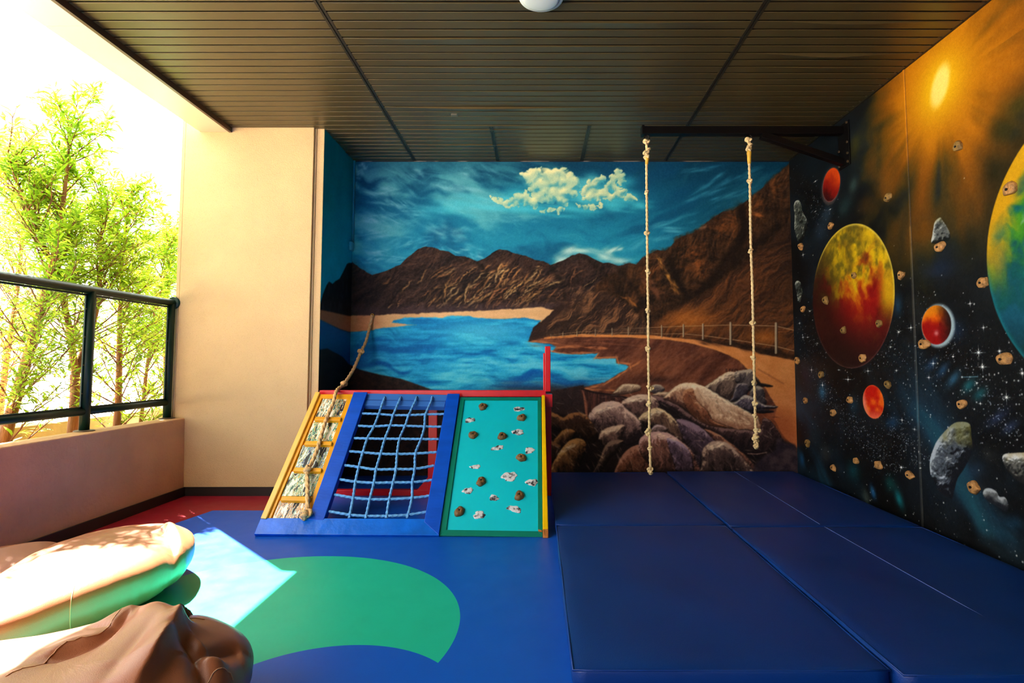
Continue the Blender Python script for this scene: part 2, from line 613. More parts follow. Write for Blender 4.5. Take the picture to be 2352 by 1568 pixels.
    hgt = hgt + c.noise(9, 3, 172, X=WX, Y=WY) * 1.6
    gy, gx = np.gradient(hgt, c.st)
    k_ = np.array([1, 3, 4, 3, 1]) / 12.0
    for _ in range(2):
        gx = np.apply_along_axis(lambda v: np.convolve(v, k_, 'same'), 0, np.apply_along_axis(lambda v: np.convolve(v, k_, 'same'), 1, gx))
        gy = np.apply_along_axis(lambda v: np.convolve(v, k_, 'same'), 0, np.apply_along_axis(lambda v: np.convolve(v, k_, 'same'), 1, gy))
    for _ in range(2):
        gx = np.apply_along_axis(lambda v: np.convolve(v, k_, 'same'), 0, np.apply_along_axis(lambda v: np.convolve(v, k_, 'same'), 1, gx))
        gy = np.apply_along_axis(lambda v: np.convolve(v, k_, 'same'), 0, np.apply_along_axis(lambda v: np.convolve(v, k_, 'same'), 1, gy))
    lit = .50 + gy * .42 + gx * .2 + .34 * c.warp(16, 9, 4, 173, X=WX, Y=WY) - .5 * sst(-.05, -.4, fld)
    cc = mix((58, 136, 150), (150, 176, 146), sst(0, .5, lit))
    cc = mix(cc, (208, 204, 152), sst(.4, 1.05, lit))
    m_ = np.clip(sst(-.5, .45, fld + .5 * c.warp(12, 6, 4, 171, X=WX, Y=WY)) * .95, 0, 1)
    c.put(win, m_, cc)
    # --- far mountains
    h = c.warp(44, 20, 5, 21, ax=1.6, ay=0.8, rot=-0.75) * 13 + c.noise(7, 3, 23) * 1.2
    sh = relief(h, -0.55, -0.83, c.st) * .8
    mt = mix((36, 27, 26), (74, 54, 44), sst(-.8, 1.0, sh))
    zone = np.exp(-(((X - 1160) / 105) ** 2 + ((Y - 655) / 48) ** 2)) + .75 * np.exp(-(((X - 1300) / 70) ** 2 + ((Y - 665) / 38) ** 2)) + .3 * np.exp(-(((X - 1000) / 60) ** 2 + ((Y - 680) / 30) ** 2))
    mt = mix(mt, (132, 96, 66), sst(.1, 1.1, sh + (zone - .62) * 1.0) * np.clip(zone * .9, 0, 1))
    mt = mix(mt, (20, 18, 20), sst(-.25, -1.0, sh) * np.clip(.35 + zone, 0, 1) * .8)
    mt = mix(mt, (84, 70, 76), sst(690, 712, Y) * sst(870, 980, X) * .45)
    mt = mt + c.noise(3, 2, 33)[..., None] * 7 + c.noise(9, 3, 37)[..., None] * 5
    c.poly([(650, 600)] + SKYLINE + [(1860, 1120), (650, 1120)], mt, 1.6, smooth=False, rough=1.0, rsc=9)
    c.poly([(806, 600), (819, 609), (840, 624), (855, 632), (880, 640), (900, 690), (900, 725), (804, 727), (650, 727), (650, 600)], (34, 27, 28), 24, .45)
    # ribs of light running down the slopes, each with its own shadow
    for k in range(150):
        if k < 100:
            x, y, L_ = R.uniform(1010, 1270), R.uniform(600, 690), R.uniform(26, 70)
            st_ = math.exp(-((x - 1165) / 95) ** 2)
        else:
            x, y, L_ = R.uniform(880, 1380), R.uniform(610, 700), R.uniform(20, 50)
            st_ = .35
        an = 2.42 + R.randn() * .16
        w_ = R.uniform(1.6, 4.2)
        col_ = [(196, 150, 96), (168, 120, 76), (150, 104, 70), (206, 170, 118)][R.randint(4)]
        for j in range(int(L_ / 3)):
            an += R.randn() * .16
            an += (2.42 - an) * .1
            x += math.cos(an) * 3
            y += math.sin(an) * 3
            if y > 706 or y < np.interp(x, [p_[0] for p_ in SKYLINE], [p_[1] for p_ in SKYLINE]) + 12:
                continue
            f = math.sin(math.pi * (j + .5) / (L_ / 3)) ** .6
            c.spot(x - 3.0, y + 3.4, w_ * 1.9, w_ * 1.3, (22, 17, 17), .30 * f, an)
            c.spot(x + R.randn() * .7, y + R.randn() * .7, w_ * R.uniform(.9, 1.6), w_ * R.uniform(.35, .6), col_, min(.95, (.3 + .85 * st_) * f * R.uniform(.5, 1.0)), an + R.randn() * .4)
    c.poly([(800, 700), (900, 706), (1000, 700), (1150, 696), (1280, 700), (1280, 716), (1016, 719), (873, 725), (800, 727)], (66, 52, 54), 12, .5)
    # --- right-hand cliffs
    # --- (relief of the cliffs)
    h2 = c.warp(90, 34, 5, 41, ax=1.3, ay=.8, rot=1.15) * 20 + c.warp(22, 10, 4, 43, ax=1.3, ay=.8, rot=1.0) * 3.5
    s2 = relief(h2, -0.6, -0.7, c.st)
    cl = mix((34, 24, 18), (86, 58, 36), sst(-.7, .9, s2))
    for (x, y, rx, ry, o) in [(1672, 520, 34, 22, .8), (1720, 500, 26, 30, .45), (1735, 470, 34, 18, .6), (1590, 590, 34, 26, .7), (1610, 620, 20, 30, .4), (1490, 620, 20, 26, .5), (1780, 430, 16, 24, .4), (1480, 650, 20, 30, .3)]:
        z = np.exp(-(((X - x) / rx) ** 2 + ((Y - y) / ry) ** 2)) * o
        cl = mix(cl, (140, 82, 38), z * sst(-.6, .8, s2))
    cl = cl + c.noise(3, 2, 34)[..., None] * 6
    cliffs = [p for p in SKYLINE if p[0] > 1440] + [(1850, 1120), (1300, 1120), (1225, 780), (1300, 700), (1350, 690), (1380, 640), (1420, 620)]
    c.poly(cliffs, cl, 10, rough=6, rsc=14, smooth=False)
    # dark gullies and lit ribs
    for pts, w_ in [([(1535, 590), (1552, 630), (1568, 665), (1590, 700)], 16), ([(1700, 480), (1712, 520), (1700, 560), (1650, 620), (1600, 680)], 22), ([(1790, 520), (1700, 590), (1600, 690), (1530, 740)], 22), ([(1262, 612), (1290, 640), (1300, 690)], 10), ([(1095, 602), (1120, 625), (1100, 660)], 10), ([(1345, 590), (1400, 640), (1440, 700)], 12), ([(1420, 612), (1470, 680), (1490, 740)], 14)]:
        for a, b in zip(pts[:-1], pts[1:]):
            for k in range(10):
                t = k / 10
                c.spot(a[0] + (b[0] - a[0]) * t + R.randn() * 2, a[1] + (b[1] - a[1]) * t + R.randn() * 2, w_ * .9, w_ * .45, (24, 17, 14), .25, math.atan2(b[1] - a[1], b[0] - a[0]))
    for pts, w_, col in [([(1512, 590), (1528, 620), (1540, 645), (1556, 672)], 5, (178, 128, 62)), ([(1430, 680), (1450, 692), (1462, 704)], 4, (150, 100, 50)), ([(1730, 492), (1750, 498)], 5, (160, 98, 50)), ([(1480, 640), (1500, 660), (1520, 690)], 8, (110, 72, 50)), ([(1606, 524), (1625, 518)], 5, (120, 90, 66))]:
        for a, b in zip(pts[:-1], pts[1:]):
            for k in range(12):
                t = R.rand()
                c.spot(a[0] + (b[0] - a[0]) * t + R.randn() * w_ * .6, a[1] + (b[1] - a[1]) * t + R.randn() * w_ * .5, w_ * R.uniform(.8, 2), w_ * R.uniform(.25, .5), col, .35, math.atan2(b[1] - a[1], b[0] - a[0]) + R.randn() * .3)
    # near slope falling from the right-hand edge to the road
    h3 = c.warp(60, 26, 5, 51, ax=1.8, ay=.7, rot=-0.74) * 13
    s3 = relief(h3, -.5, -.8, c.st)
    sl3 = mix((52, 35, 26), (104, 66, 38), sst(-.8, .9, s3))
    sl3 = mix(sl3, (168, 104, 44), np.exp(-(((X - 1585) / 60) ** 2 + ((Y - 735) / 26) ** 2)) * .75 + np.exp(-(((X - 1760) / 40) ** 2 + ((Y - 775) / 18) ** 2)) * .7)
    sl3 = mix(sl3, (32, 24, 22), sst(1740, 1830, X) * sst(760, 560, Y) * .6)
    c.poly([(1850, 470), (1800, 520), (1740, 580), (1640, 660), (1560, 705), (1500, 742), (1490, 775), (1850, 860), (1870, 600)], sl3 + c.noise(3, 2, 35)[..., None] * 6, 12, rough=5, rsc=16, smooth=False)
    # left cape above the water: pale scree and dark toe
    s4 = relief(c.warp(40, 18, 5, 61, ax=1.8, ay=.7, rot=-0.85) * 12, -.6, -.7, c.st)
    cape = mix((44, 32, 28), (128, 92, 64), sst(-.5, 1.0, s4))
    c.poly(q4((50, 455), (90, 340), (150, 275), (240, 190), (330, 140), (460, 60), (700, 40), (900, 160), (1060, 330), (1060, 400), (500, 400), (200, 430)), cape + c.noise(3, 2, 36)[..., None] * 6, 8, .85, rough=4, rsc=12)
    c.poly(q4((45, 455), (90, 340), (150, 275), (240, 180), (330, 140), (420, 130), (300, 230), (210, 330), (190, 400), (160, 430)), (46, 32, 28), 6, .85)

    # --- beach
    bc = mix((196, 154, 112), (170, 112, 76), sst(900, 820, X)) + c.noise(12, 3, 71, ax=3)[..., None] * 8
    c.poly([(640, 715)] + [(804, 725), (873, 723), (928, 721), (1016, 717), (1111, 713), (1182, 709), (1242, 705), (1272, 712), (1262, 722), (1242, 738), (1204, 731), (1147, 734), (1092, 732), (1050, 732), (1018, 735), (960, 752), (849, 761), (804, 763), (640, 760)], bc, 3, rough=1.5, rsc=10, smooth=False)
    # --- water
    wn = c.noise(70, 5, 81, ax=2.6, ay=.32)
    wf = c.noise(16, 4, 82, ax=3.2, ay=.4)
    wn = c.warp(60, 20, 6, 81, ax=2.0, ay=.4) * 1.1
    wat = mix((10, 106, 158), (42, 150, 190), sst(-.6, .45, wn + .4 * wf))
    wat = mix(wat, (112, 194, 212), sst(.1, .9, wn + .5 * wf) * .6)
    wat = mix(wat, (12, 88, 140), sst(-.1, -.9, wn * .6 + wf) * .5)
    wat = mix(wat, (96, 186, 212), np.exp(-(((X - 1110) / 110) ** 2 + ((Y - 760) / 26) ** 2)) * .6)
    wat = mix(wat, (6, 84, 150), sst(790, 850, Y) * sst(.1, -.6, wn) * .8)
    wat = mix(wat, (10, 92, 128), sst(880, 800, X) * .6)
    wat = mix(wat, (88, 96, 110), sst(850, 900, Y) * sst(1060, 1180, X) * (.3 + .5 * sst(-.3, .5, wf)))
    wat = mix(wat, (52, 44, 48), sst(876, 906, Y) * sst(1090, 1180, X) * .8)
    water = [(640, 760), (804, 762), (849, 759), (882, 752), (956, 746), (900, 741), (904, 736), (932, 729), (975, 728), (1018, 729), (1028, 725), (1075, 725), (1092, 729), (1147, 733), (1204, 730), (1242, 736), (1224, 753), (1214, 784), (1265, 790), (1278, 796), (1268, 808), (1317, 814),
             (1374, 811), (1369, 823), (1415, 823), (1415, 834), (1437, 837), (1444, 842), (1434, 851), (1412, 863), (1388, 878), (1342, 888), (1290, 900), (1200, 915), (999, 915), (980, 891), (944, 878), (920, 870), (873, 861), (825, 849), (801, 837), (640, 800)]
    # land that the lagoon cuts into: road meadow
    md = mix((74, 44, 34), (116, 74, 54), sst(-.8, .8, c.noise(26, 5, 91, ax=2.2, ay=.6, rot=-.7)))
    md = mix(md, (156, 98, 58), np.exp(-(((X - 1480) / 60) ** 2 + ((Y - 846) / 22) ** 2)) * .25)
    md = mix(md, (46, 30, 26), np.exp(-(((X - 1510) / 34) ** 2 + ((Y - 872) / 9) ** 2)) * .7)
    md = md + c.noise(4, 3, 92, ax=2, rot=-.7)[..., None] * 9
    c.poly([(1214, 785), (1260, 773), (1336, 770), (1445, 772), (1527, 776), (1581, 784), (1636, 799), (1674, 814), (1698, 829), (1720, 850), (1780, 890), (1830, 1100), (1200, 1100), (1200, 900)], md, 3, smooth=False)
    c.poly(water, wat + c.noise(3, 2, 83)[..., None] * 5, 3, rough=1.2, rsc=8, smooth=False)
    # dark near shore
    dk = mix((30, 24, 26), (54, 40, 36), sst(-.8, .8, c.noise(8, 3, 95)))
    c.poly([(640, 815), (801, 835), (825, 849), (873, 861), (920, 870), (944, 878), (980, 891), (1000, 898), (1100, 905), (1230, 905), (1340, 884), (1350, 905), (1345, 960), (1360, 1100), (640, 1100)], dk, 4, rough=1, smooth=False)
    c.poly([(1255, 885), (1300, 890), (1345, 886), (1352, 915), (1348, 960), (1255, 960)], (56, 42, 42), 18, .6)
    # pale rims of the lagoon
    for pts, w_ in [([(1214, 783), (1262, 787), (1282, 788)], 3), ([(1275, 798), (1310, 795), (1392, 800)], 4), ([(1266, 806), (1300, 811), (1372, 809)], 3), ([(1374, 812), (1366, 822), (1416, 820), (1420, 832), (1446, 836), (1448, 843), (1470, 830)], 4), ([(1440, 850), (1415, 866), (1390, 881), (1345, 893)], 4), ([(1345, 893), (1420, 898)], 3)]:
        for a, b in zip(pts[:-1], pts[1:]):
            L = math.hypot(b[0] - a[0], b[1] - a[1])
            for k in range(int(L / 2) + 2):
                t = R.rand()
                c.spot(a[0] + (b[0] - a[0]) * t, a[1] + (b[1] - a[1]) * t + R.randn() * 1.2, R.uniform(4, 9), w_ * R.uniform(.2, .5), (178, 116, 76), .35, math.atan2(b[1] - a[1], b[0] - a[0]))
    for _ in range(60):
        c.spot(R.uniform(1225, 1460), R.uniform(772, 796), R.uniform(8, 26), R.uniform(.8, 1.8), (150, 96, 66) if R.rand() > .5 else (58, 38, 32), .3, .03)
    # earth bank below the shore
    c.poly(q4((490, 850), (560, 870), (700, 890), (860, 920), (900, 940), (700, 1000), (600, 1060), (560, 1110), (530, 1060), (515, 960)), mix((52, 34, 32), (86, 54, 46), sst(-.6, .6, c.noise(7, 3, 99, ax=.4, ay=2.5))), 2)
    c.poly(q4((505, 860), (540, 960), (550, 1100), (535, 1090), (520, 960)), (150, 100, 78), 2, .7)
    c.line(q4((500, 855), (600, 885), (740, 905), (880, 930)), 4, (30, 22, 22), .8, 2)

    # --- road
    rd = mix((186, 122, 72), (172, 104, 62), sst(840, 1000, Y)) + c.noise(14, 4, 101, ax=2, ay=1, rot=.5)[..., None] * 9
    road = [(1250, 775), (1336, 767), (1418, 768), (1486, 769), (1554, 776), (1608, 781), (1663, 792), (1717, 804), (1772, 817), (1850, 832), (1850, 1040), (1826, 1026), (1800, 1002), (1778, 962), (1784, 935), (1760, 895), (1738, 866), (1717, 848), (1698, 829), (1674, 815), (1636, 801), (1581, 787), (1527, 779), (1445, 775), (1336, 773), (1250, 778)]
    c.poly(road, rd, 2.5, rough=.8, rsc=9, smooth=False)
    c.poly(q4((1900, 1010), (2140, 1040), (2280, 1120), (2290, 1340), (2150, 1260), (2080, 1140)), (140, 78, 46), 26, .6)
    c.line(q4((1990, 690), (2080, 740), (2200, 810)), 3, (120, 66, 40), .5, 4)
    # verge under the fence
    for a, b, w_ in [((1600, 782), (1700, 792), 9), ((1700, 793), (1775, 810), 12), ((1770, 806), (1840, 826), 13)]:
        for k in range(24):
            t = R.rand()
            c.spot(a[0] + (b[0] - a[0]) * t, a[1] + (b[1] - a[1]) * t + R.randn() * 3, R.uniform(7, 16), R.uniform(2, 5), (38, 27, 22), .45, .25)
    # fence
    posts = [(240, 395, 420, 3), (340, 380, 415, 4), (460, 365, 410, 5), (615, 352, 408, 6), (755, 343, 405, 7), (893, 335, 400, 8), (1048, 328, 402, 8), (1173, 320, 415, 10), (1356, 312, 415, 11), (1520, 308, 435, 13), (1753, 297, 478, 18), (2137, 302, 552, 20)]
    rails = [[(x, t + 8 + (b - t) * .06) for x, t, b, w_ in posts] + [(2290, 360)], [(x, b - (b - t) * .22 - 2) for x, t, b, w_ in posts] + [(2290, 535)]]
    for rl in rails:
        P = q4(*rl)
        for k, (a, b) in enumerate(zip(P[:-1], P[1:])):
            c.line([a, b], .9 + .07 * k, (168, 140, 108), .35 + .04 * k, 1.2)
    for k in range(5):
        P = q4(*[(x, (t + b) / 2 + (k - 2) * 9) for x, t, b, w_ in posts[:8]])
        for a, b in zip(P[:-1], P[1:]):
            c.line([a, b], .8, (150, 120, 92) if k % 2 else (30, 22, 20), .35, 1.2)
    for x, t, b, w_ in posts:
        (xa, ya), (xb, yb) = q4((x, t), (x, b))
        c.line([(xa + w_ / 3.672 * .4, ya + 1), (xb + w_ / 3.672 * .4, yb)], w_ / 3.672, (60, 48, 40), .8, 1.2)
        c.line([(xa, ya), (xb, yb)], w_ / 3.672 * .8, (164, 148, 122), .9, 1.2)

    # --- boulders, far to near
    G = [
        ((84, 66, 56), (150, 126, 104), (190, 168, 138), 14, q4((755, 900), (790, 860), (850, 815), (920, 812), (990, 825), (1000, 860), (960, 880), (850, 905))),
        ((60, 52, 54), (120, 108, 100), (180, 166, 144), 12, q4((1080, 880), (1075, 840), (1110, 818), (1160, 820), (1200, 850), (1180, 880), (1120, 895))),
        ((50, 40, 38), (116, 98, 86), (196, 176, 146), 18, q4((1530, 850), (1600, 790), (1680, 740), (1720, 715), (1790, 712), (1840, 740), (1850, 800), (1780, 900), (1740, 965), (1640, 920))),
        ((34, 30, 34), (84, 76, 74), (160, 146, 126), 16, q4((1790, 712), (1840, 698), (1890, 690), (1935, 690), (1960, 740), (2000, 800), (1960, 880), (1880, 860), (1800, 800))),
        ((22, 19, 22), (28, 25, 28), (50, 45, 46), 10, q4((1960, 760), (2000, 800), (2060, 815), (2112, 828), (2100, 838), (2000, 838), (1950, 820))),
        ((34, 30, 36), (74, 68, 74), (130, 120, 116), 14, q4((1790, 850), (1820, 808), (1880, 808), (1912, 850), (1880, 930), (1800, 960), (1735, 965), (1770, 920))),
        ((34, 30, 34), (72, 66, 68), (140, 130, 116), 14, q4((1920, 870), (1975, 828), (2030, 850), (2050, 930), (2060, 980), (1990, 1010), (1920, 940))),
        ((30, 27, 34), (84, 76, 84), (160, 150, 140), 16, q4((1740, 975), (1800, 960), (1870, 905), (1950, 930), (2040, 985), (2150, 1000), (2125, 1020), (2040, 1030), (1960, 1060), (1880, 1060), (1800, 1015))),
        ((20, 17, 20), (30, 26, 30), (60, 54, 58), 10, q4((1960, 1030), (2050, 1028), (2120, 1045), (2080, 1058), (1990, 1062))),
        ((70, 52, 46), (140, 112, 94), (196, 170, 140), 14, q4((1090, 900), (1160, 880), (1230, 882), (1260, 910), (1200, 940), (1110, 920))),
        ((30, 22, 24), (58, 42, 42), (110, 86, 82), 30, q4((1060, 930), (1200, 940), (1320, 990), (1450, 1080), (1640, 1160), (1850, 1190), (1960, 1200), (1990, 1110), (2060, 1140), (2140, 1270), (2130, 1350), (2040, 1410), (1900, 1400), (1760, 1330), (1600, 1240), (1420, 1140), (1290, 1050), (1100, 960))),
        ((70, 48, 42), (150, 112, 90), (206, 180, 148), 22, q4((1205, 935), (1250, 880), (1320, 830), (1400, 812), (1460, 822), (1500, 850), (1480, 900), (1440, 960), (1420, 1040), (1350, 1000), (1260, 960))),
        ((132, 96, 76), (184, 152, 124), (216, 194, 164), 20, q4((1450, 850), (1520, 845), (1600, 885), (1740, 965), (1860, 1030), (1960, 1100), (1970, 1190), (1860, 1180), (1810, 1185), (1730, 1160), (1620, 1120), (1580, 1060), (1500, 980), (1455, 920))),
        ((74, 46, 34), (120, 78, 56), (160, 116, 88), 26, q4((1370, 900), (1440, 870), (1480, 960), (1560, 1040), (1600, 1110), (1740, 1170), (1560, 1150), (1440, 1080), (1380, 1000))),
        ((36, 26, 26), (104, 80, 74), (188, 160, 136), 26, q4((850, 985), (900, 940), (980, 915), (1060, 920), (1120, 960), (1140, 1040), (1080, 1150), (1000, 1190), (960, 1130), (900, 1060))),
        ((28, 20, 20), (94, 72, 60), (196, 170, 132), 24, q4((1000, 1120), (1060, 1060), (1130, 1033), (1190, 1045), (1260, 1100), (1320, 1160), (1400, 1250), (1480, 1330), (1440, 1400), (1300, 1300), (1160, 1210), (1090, 1180), (1040, 1170))),
        ((26, 20, 24), (70, 56, 66), (126, 106, 116), 30, q4((1320, 1140), (1420, 1150), (1560, 1230), (1700, 1310), (1560, 1400), (1540, 1580), (1440, 1580), (1420, 1400), (1360, 1260))),
        ((48, 38, 36), (110, 90, 86), (168, 146, 140), 14, q4((1080, 1205), (1130, 1160), (1190, 1170), (1220, 1200), (1180, 1230), (1100, 1235))),
        ((34, 24, 26), (120, 96, 90), (186, 158, 142), 40, q4((565, 1120), (600, 1050), (670, 995), (750, 975), (820, 990), (860, 1030), (940, 1090), (990, 1170), (980, 1260), (880, 1310), (820, 1290), (700, 1290), (640, 1230), (600, 1170))),
        ((30, 22, 22), (106, 82, 74), (174, 146, 126), 26, q4((650, 1260), (700, 1200), (780, 1175), (850, 1175), (830, 1280), (800, 1380), (740, 1390), (680, 1330))),
        ((24, 18, 18), (58, 46, 44), (120, 98, 84), 22, q4((700, 1340), (780, 1300), (840, 1310), (800, 1380), (740, 1440), (680, 1520), (640, 1580), (590, 1580), (640, 1480))),
        ((24, 17, 15), (64, 44, 34), (140, 98, 62), 24, q4((220, 1060), (290, 1068), (350, 1100), (400, 1070), (470, 1062), (530, 1090), (580, 1160), (610, 1260), (540, 1300), (420, 1260), (300, 1200), (220, 1180))),
        ((38, 25, 18), (96, 66, 42), (152, 108, 66), 20, q4((265, 1310), (300, 1250), (350, 1205), (410, 1200), (440, 1230), (400, 1290), (320, 1340))),
        ((24, 17, 14), (60, 40, 30), (120, 84, 56), 20, q4((200, 1300), (260, 1310), (320, 1350), (300, 1440), (220, 1520), (200, 1500))),
        ((30, 21, 16), (112, 76, 48), (178, 130, 80), 30, q4((240, 1550), (300, 1420), (380, 1320), (450, 1290), (510, 1310), (525, 1380), (480, 1480), (440, 1590), (240, 1590))),
        ((40, 24, 20), (104, 68, 54), (150, 108, 90), 36, q4((790, 1540), (830, 1440), (900, 1370), (960, 1340), (1010, 1350), (1030, 1430), (1060, 1590), (780, 1590))),
        ((40, 26, 24), (110, 76, 66), (176, 140, 132), 40, q4((1010, 1300), (1060, 1245), (1130, 1232), (1220, 1240), (1320, 1300), (1400, 1370), (1440, 1450), (1480, 1590), (1200, 1590), (1100, 1500), (1020, 1400))),
        ((32, 24, 30), (84, 68, 80), (140, 120, 136), 26, q4((1230, 1290), (1330, 1320), (1410, 1400), (1440, 1590), (1330, 1590), (1270, 1440))),
        ((30, 20, 20), (88, 60, 52), (150, 106, 82), 16, q4((1560, 1220), (1640, 1240), (1760, 1320), (1900, 1440), (2000, 1590), (1880, 1590), (1760, 1440), (1660, 1330))),
        ((26, 20, 22), (74, 58, 56), (156, 132, 116), 34, q4((1530, 1460), (1540, 1370), (1600, 1315), (1680, 1308), (1760, 1350), (1850, 1450), (1930, 1590), (1560, 1590))),
    ]
    c.poly(q4((200, 1050), (520, 1100), (560, 1120), (860, 960), (1060, 920), (1320, 990), (1640, 1160), (1960, 1200), (2060, 1140), (2150, 1260), (2300, 1340), (2310, 1600), (200, 1600)), (30, 22, 23), 8, smooth=False)
    for k, (dk_, md_, lt_, R_, pts) in enumerate(G):
        pa = np.array(pts, float)
        ce = pa.mean(0)
        pts = [tuple(v) for v in (pa - ce) * (1.12 if k > 9 else 1.0) + ce]
        rock(c, pts, dk_, md_, lt_, R=R_ / 1.5, seed=200 + 5 * k, rot=(.75 if k > 10 else -.6), lx=-.3, ly=-.95)
    # streaks of dry paint over the nearest stones
    for _ in range(420):
        x, y = R.uniform(1270, 1790), R.uniform(905, 1082)
        c.spot(x, y, R.uniform(4, 12), R.uniform(.7, 1.6), (196, 170, 148) if R.rand() > .6 else (24, 18, 20), R.uniform(.15, .4), (.9 if y > 960 else .5) + R.randn() * .35)
    c.line(q4((1900, 1400), (1980, 1405), (2060, 1390)), 2, (170, 140, 124), .6, 2)
    # brightest touches along the crests
    for x0, y0, x1, y1 in [(1470, 850, 1740, 985), (1500, 880, 1900, 1120), (1340, 835, 1450, 822), (620, 1040, 800, 985), (1660, 770, 1830, 712), (880, 960, 1040, 925), (1040, 1080, 1180, 1040), (1120, 1238, 1300, 1260), (1560, 1350, 1700, 1312), (680, 1220, 840, 1180), (300, 1390, 480, 1300), (1640, 1060, 1950, 1160)]:
        (xa, ya), (xb, yb) = q4((x0, y0), (x1, y1))
        for _ in range(26):
            t = R.rand()
            c.spot(xa + (xb - xa) * t + R.randn() * 2, ya + (yb - ya) * t + R.randn() * 3 + 2, R.uniform(3, 8), R.uniform(1, 2.4), (222, 202, 172), R.uniform(.15, .45), math.atan2(yb - ya, xb - xa) + R.randn() * .4)
    # lower right ground and the painter's faint signature
    c.poly(q4((2150, 1270), (2220, 1310), (2310, 1350), (2310, 1600), (2000, 1600), (1960, 1500), (2060, 1410), (2130, 1370)), mix((44, 36, 44), (66, 54, 58), sst(-.5, .5, c.noise(16, 3, 140))), 8)
    gl = {'E': [[(1, 0), (0, 0), (0, 2), (1, 2)], [(0, 1), (.8, 1)]], 'F': [[(1, 0), (0, 0), (0, 2)], [(0, 1), (.8, 1)]], 'A': [[(0, 2), (.5, 0), (1, 2)], [(.2, 1.3), (.8, 1.3)]], 'V': [[(0, 0), (.5, 2), (1, 0)]], 'I': [[(.5, 0), (.5, 2)]], 'N': [[(0, 2), (0, 0), (1, 2), (1, 0)]]}
    xx = 1667.5
    for ch in 'E FAVN':
        for st in gl.get(ch, []):
            c.line([(xx + px * 3.4, 847.5 + py * 2.6 - (xx - 1667) * .03) for px, py in st], 1.3, (44, 28, 26), .75, 1.3)
        xx += 5.2 if ch != ' ' else 2.6
    # side strip of the picture, continued on the return wall (drawn left of x = 806)
    sd = mix((6, 118, 134), (10, 146, 180), sst(400, 640, Y)) + c.noise(22, 4, 150, ax=.6, ay=1.6)[..., None] * 7
    left = X < 804
    L_ = c.C.copy()
    c.C = sd.copy()
    c.poly([(804, 602), (797, 606), (788, 625), (780, 640), (770, 646), (764, 652), (756, 646), (750, 655), (742, 675), (735, 700), (660, 760), (660, 800), (804, 800)], mix((22, 22, 30), (48, 46, 54), sst(0, .9, c.noise(9, 3, 151, ax=.5, ay=2.6))), 2, smooth=False)
    c.poly([(660, 690), (735, 711), (760, 716), (804, 726), (810, 765), (780, 755), (750, 742), (732, 733), (660, 720)], (150, 100, 74), 3, smooth=False)
    c.poly([(660, 715), (732, 732), (750, 741), (780, 756), (806, 764), (806, 920), (660, 920)], mix((4, 92, 140), (4, 74, 114), sst(770, 830, Y)), 4, smooth=False)
    c.poly([(660, 803), (735, 803), (752, 800), (766, 808), (775, 812), (788, 820), (798, 832), (808, 846), (808, 1110), (660, 1110)], mix((14, 18, 22), (26, 28, 32), sst(-.6, .8, c.noise(12, 3, 152))), 2, smooth=False)
    c.C = np.where(left[..., None], c.C, L_)
    k = np.clip(c.C / 255, 0, 1)
    c.C = 255 * (k + .42 * (k - .36) * k * (1 - k) * 2)
    c.C = np.clip(c.C + c.noise(2.2, 1, 160)[..., None] * 4, 1, 250)
    return c
def wq(*pts):   # points on the right-hand wall, in centimetres of wall
    out = []
    for x, y in pts:
        p = at_x(x, y, RIGHT_X)
        out.append((p[1] * 100, p[2] * 100))
    return out


def z1(x, y):
    return (1800 + x / 4.261, 300 + y / 4.261)


def z2(x, y):
    return (1800 + x / 4.261, 640 + y / 4.261)


def z3(x, y):
    return (1800 + x / 4.261, 950 + y / 4.261)


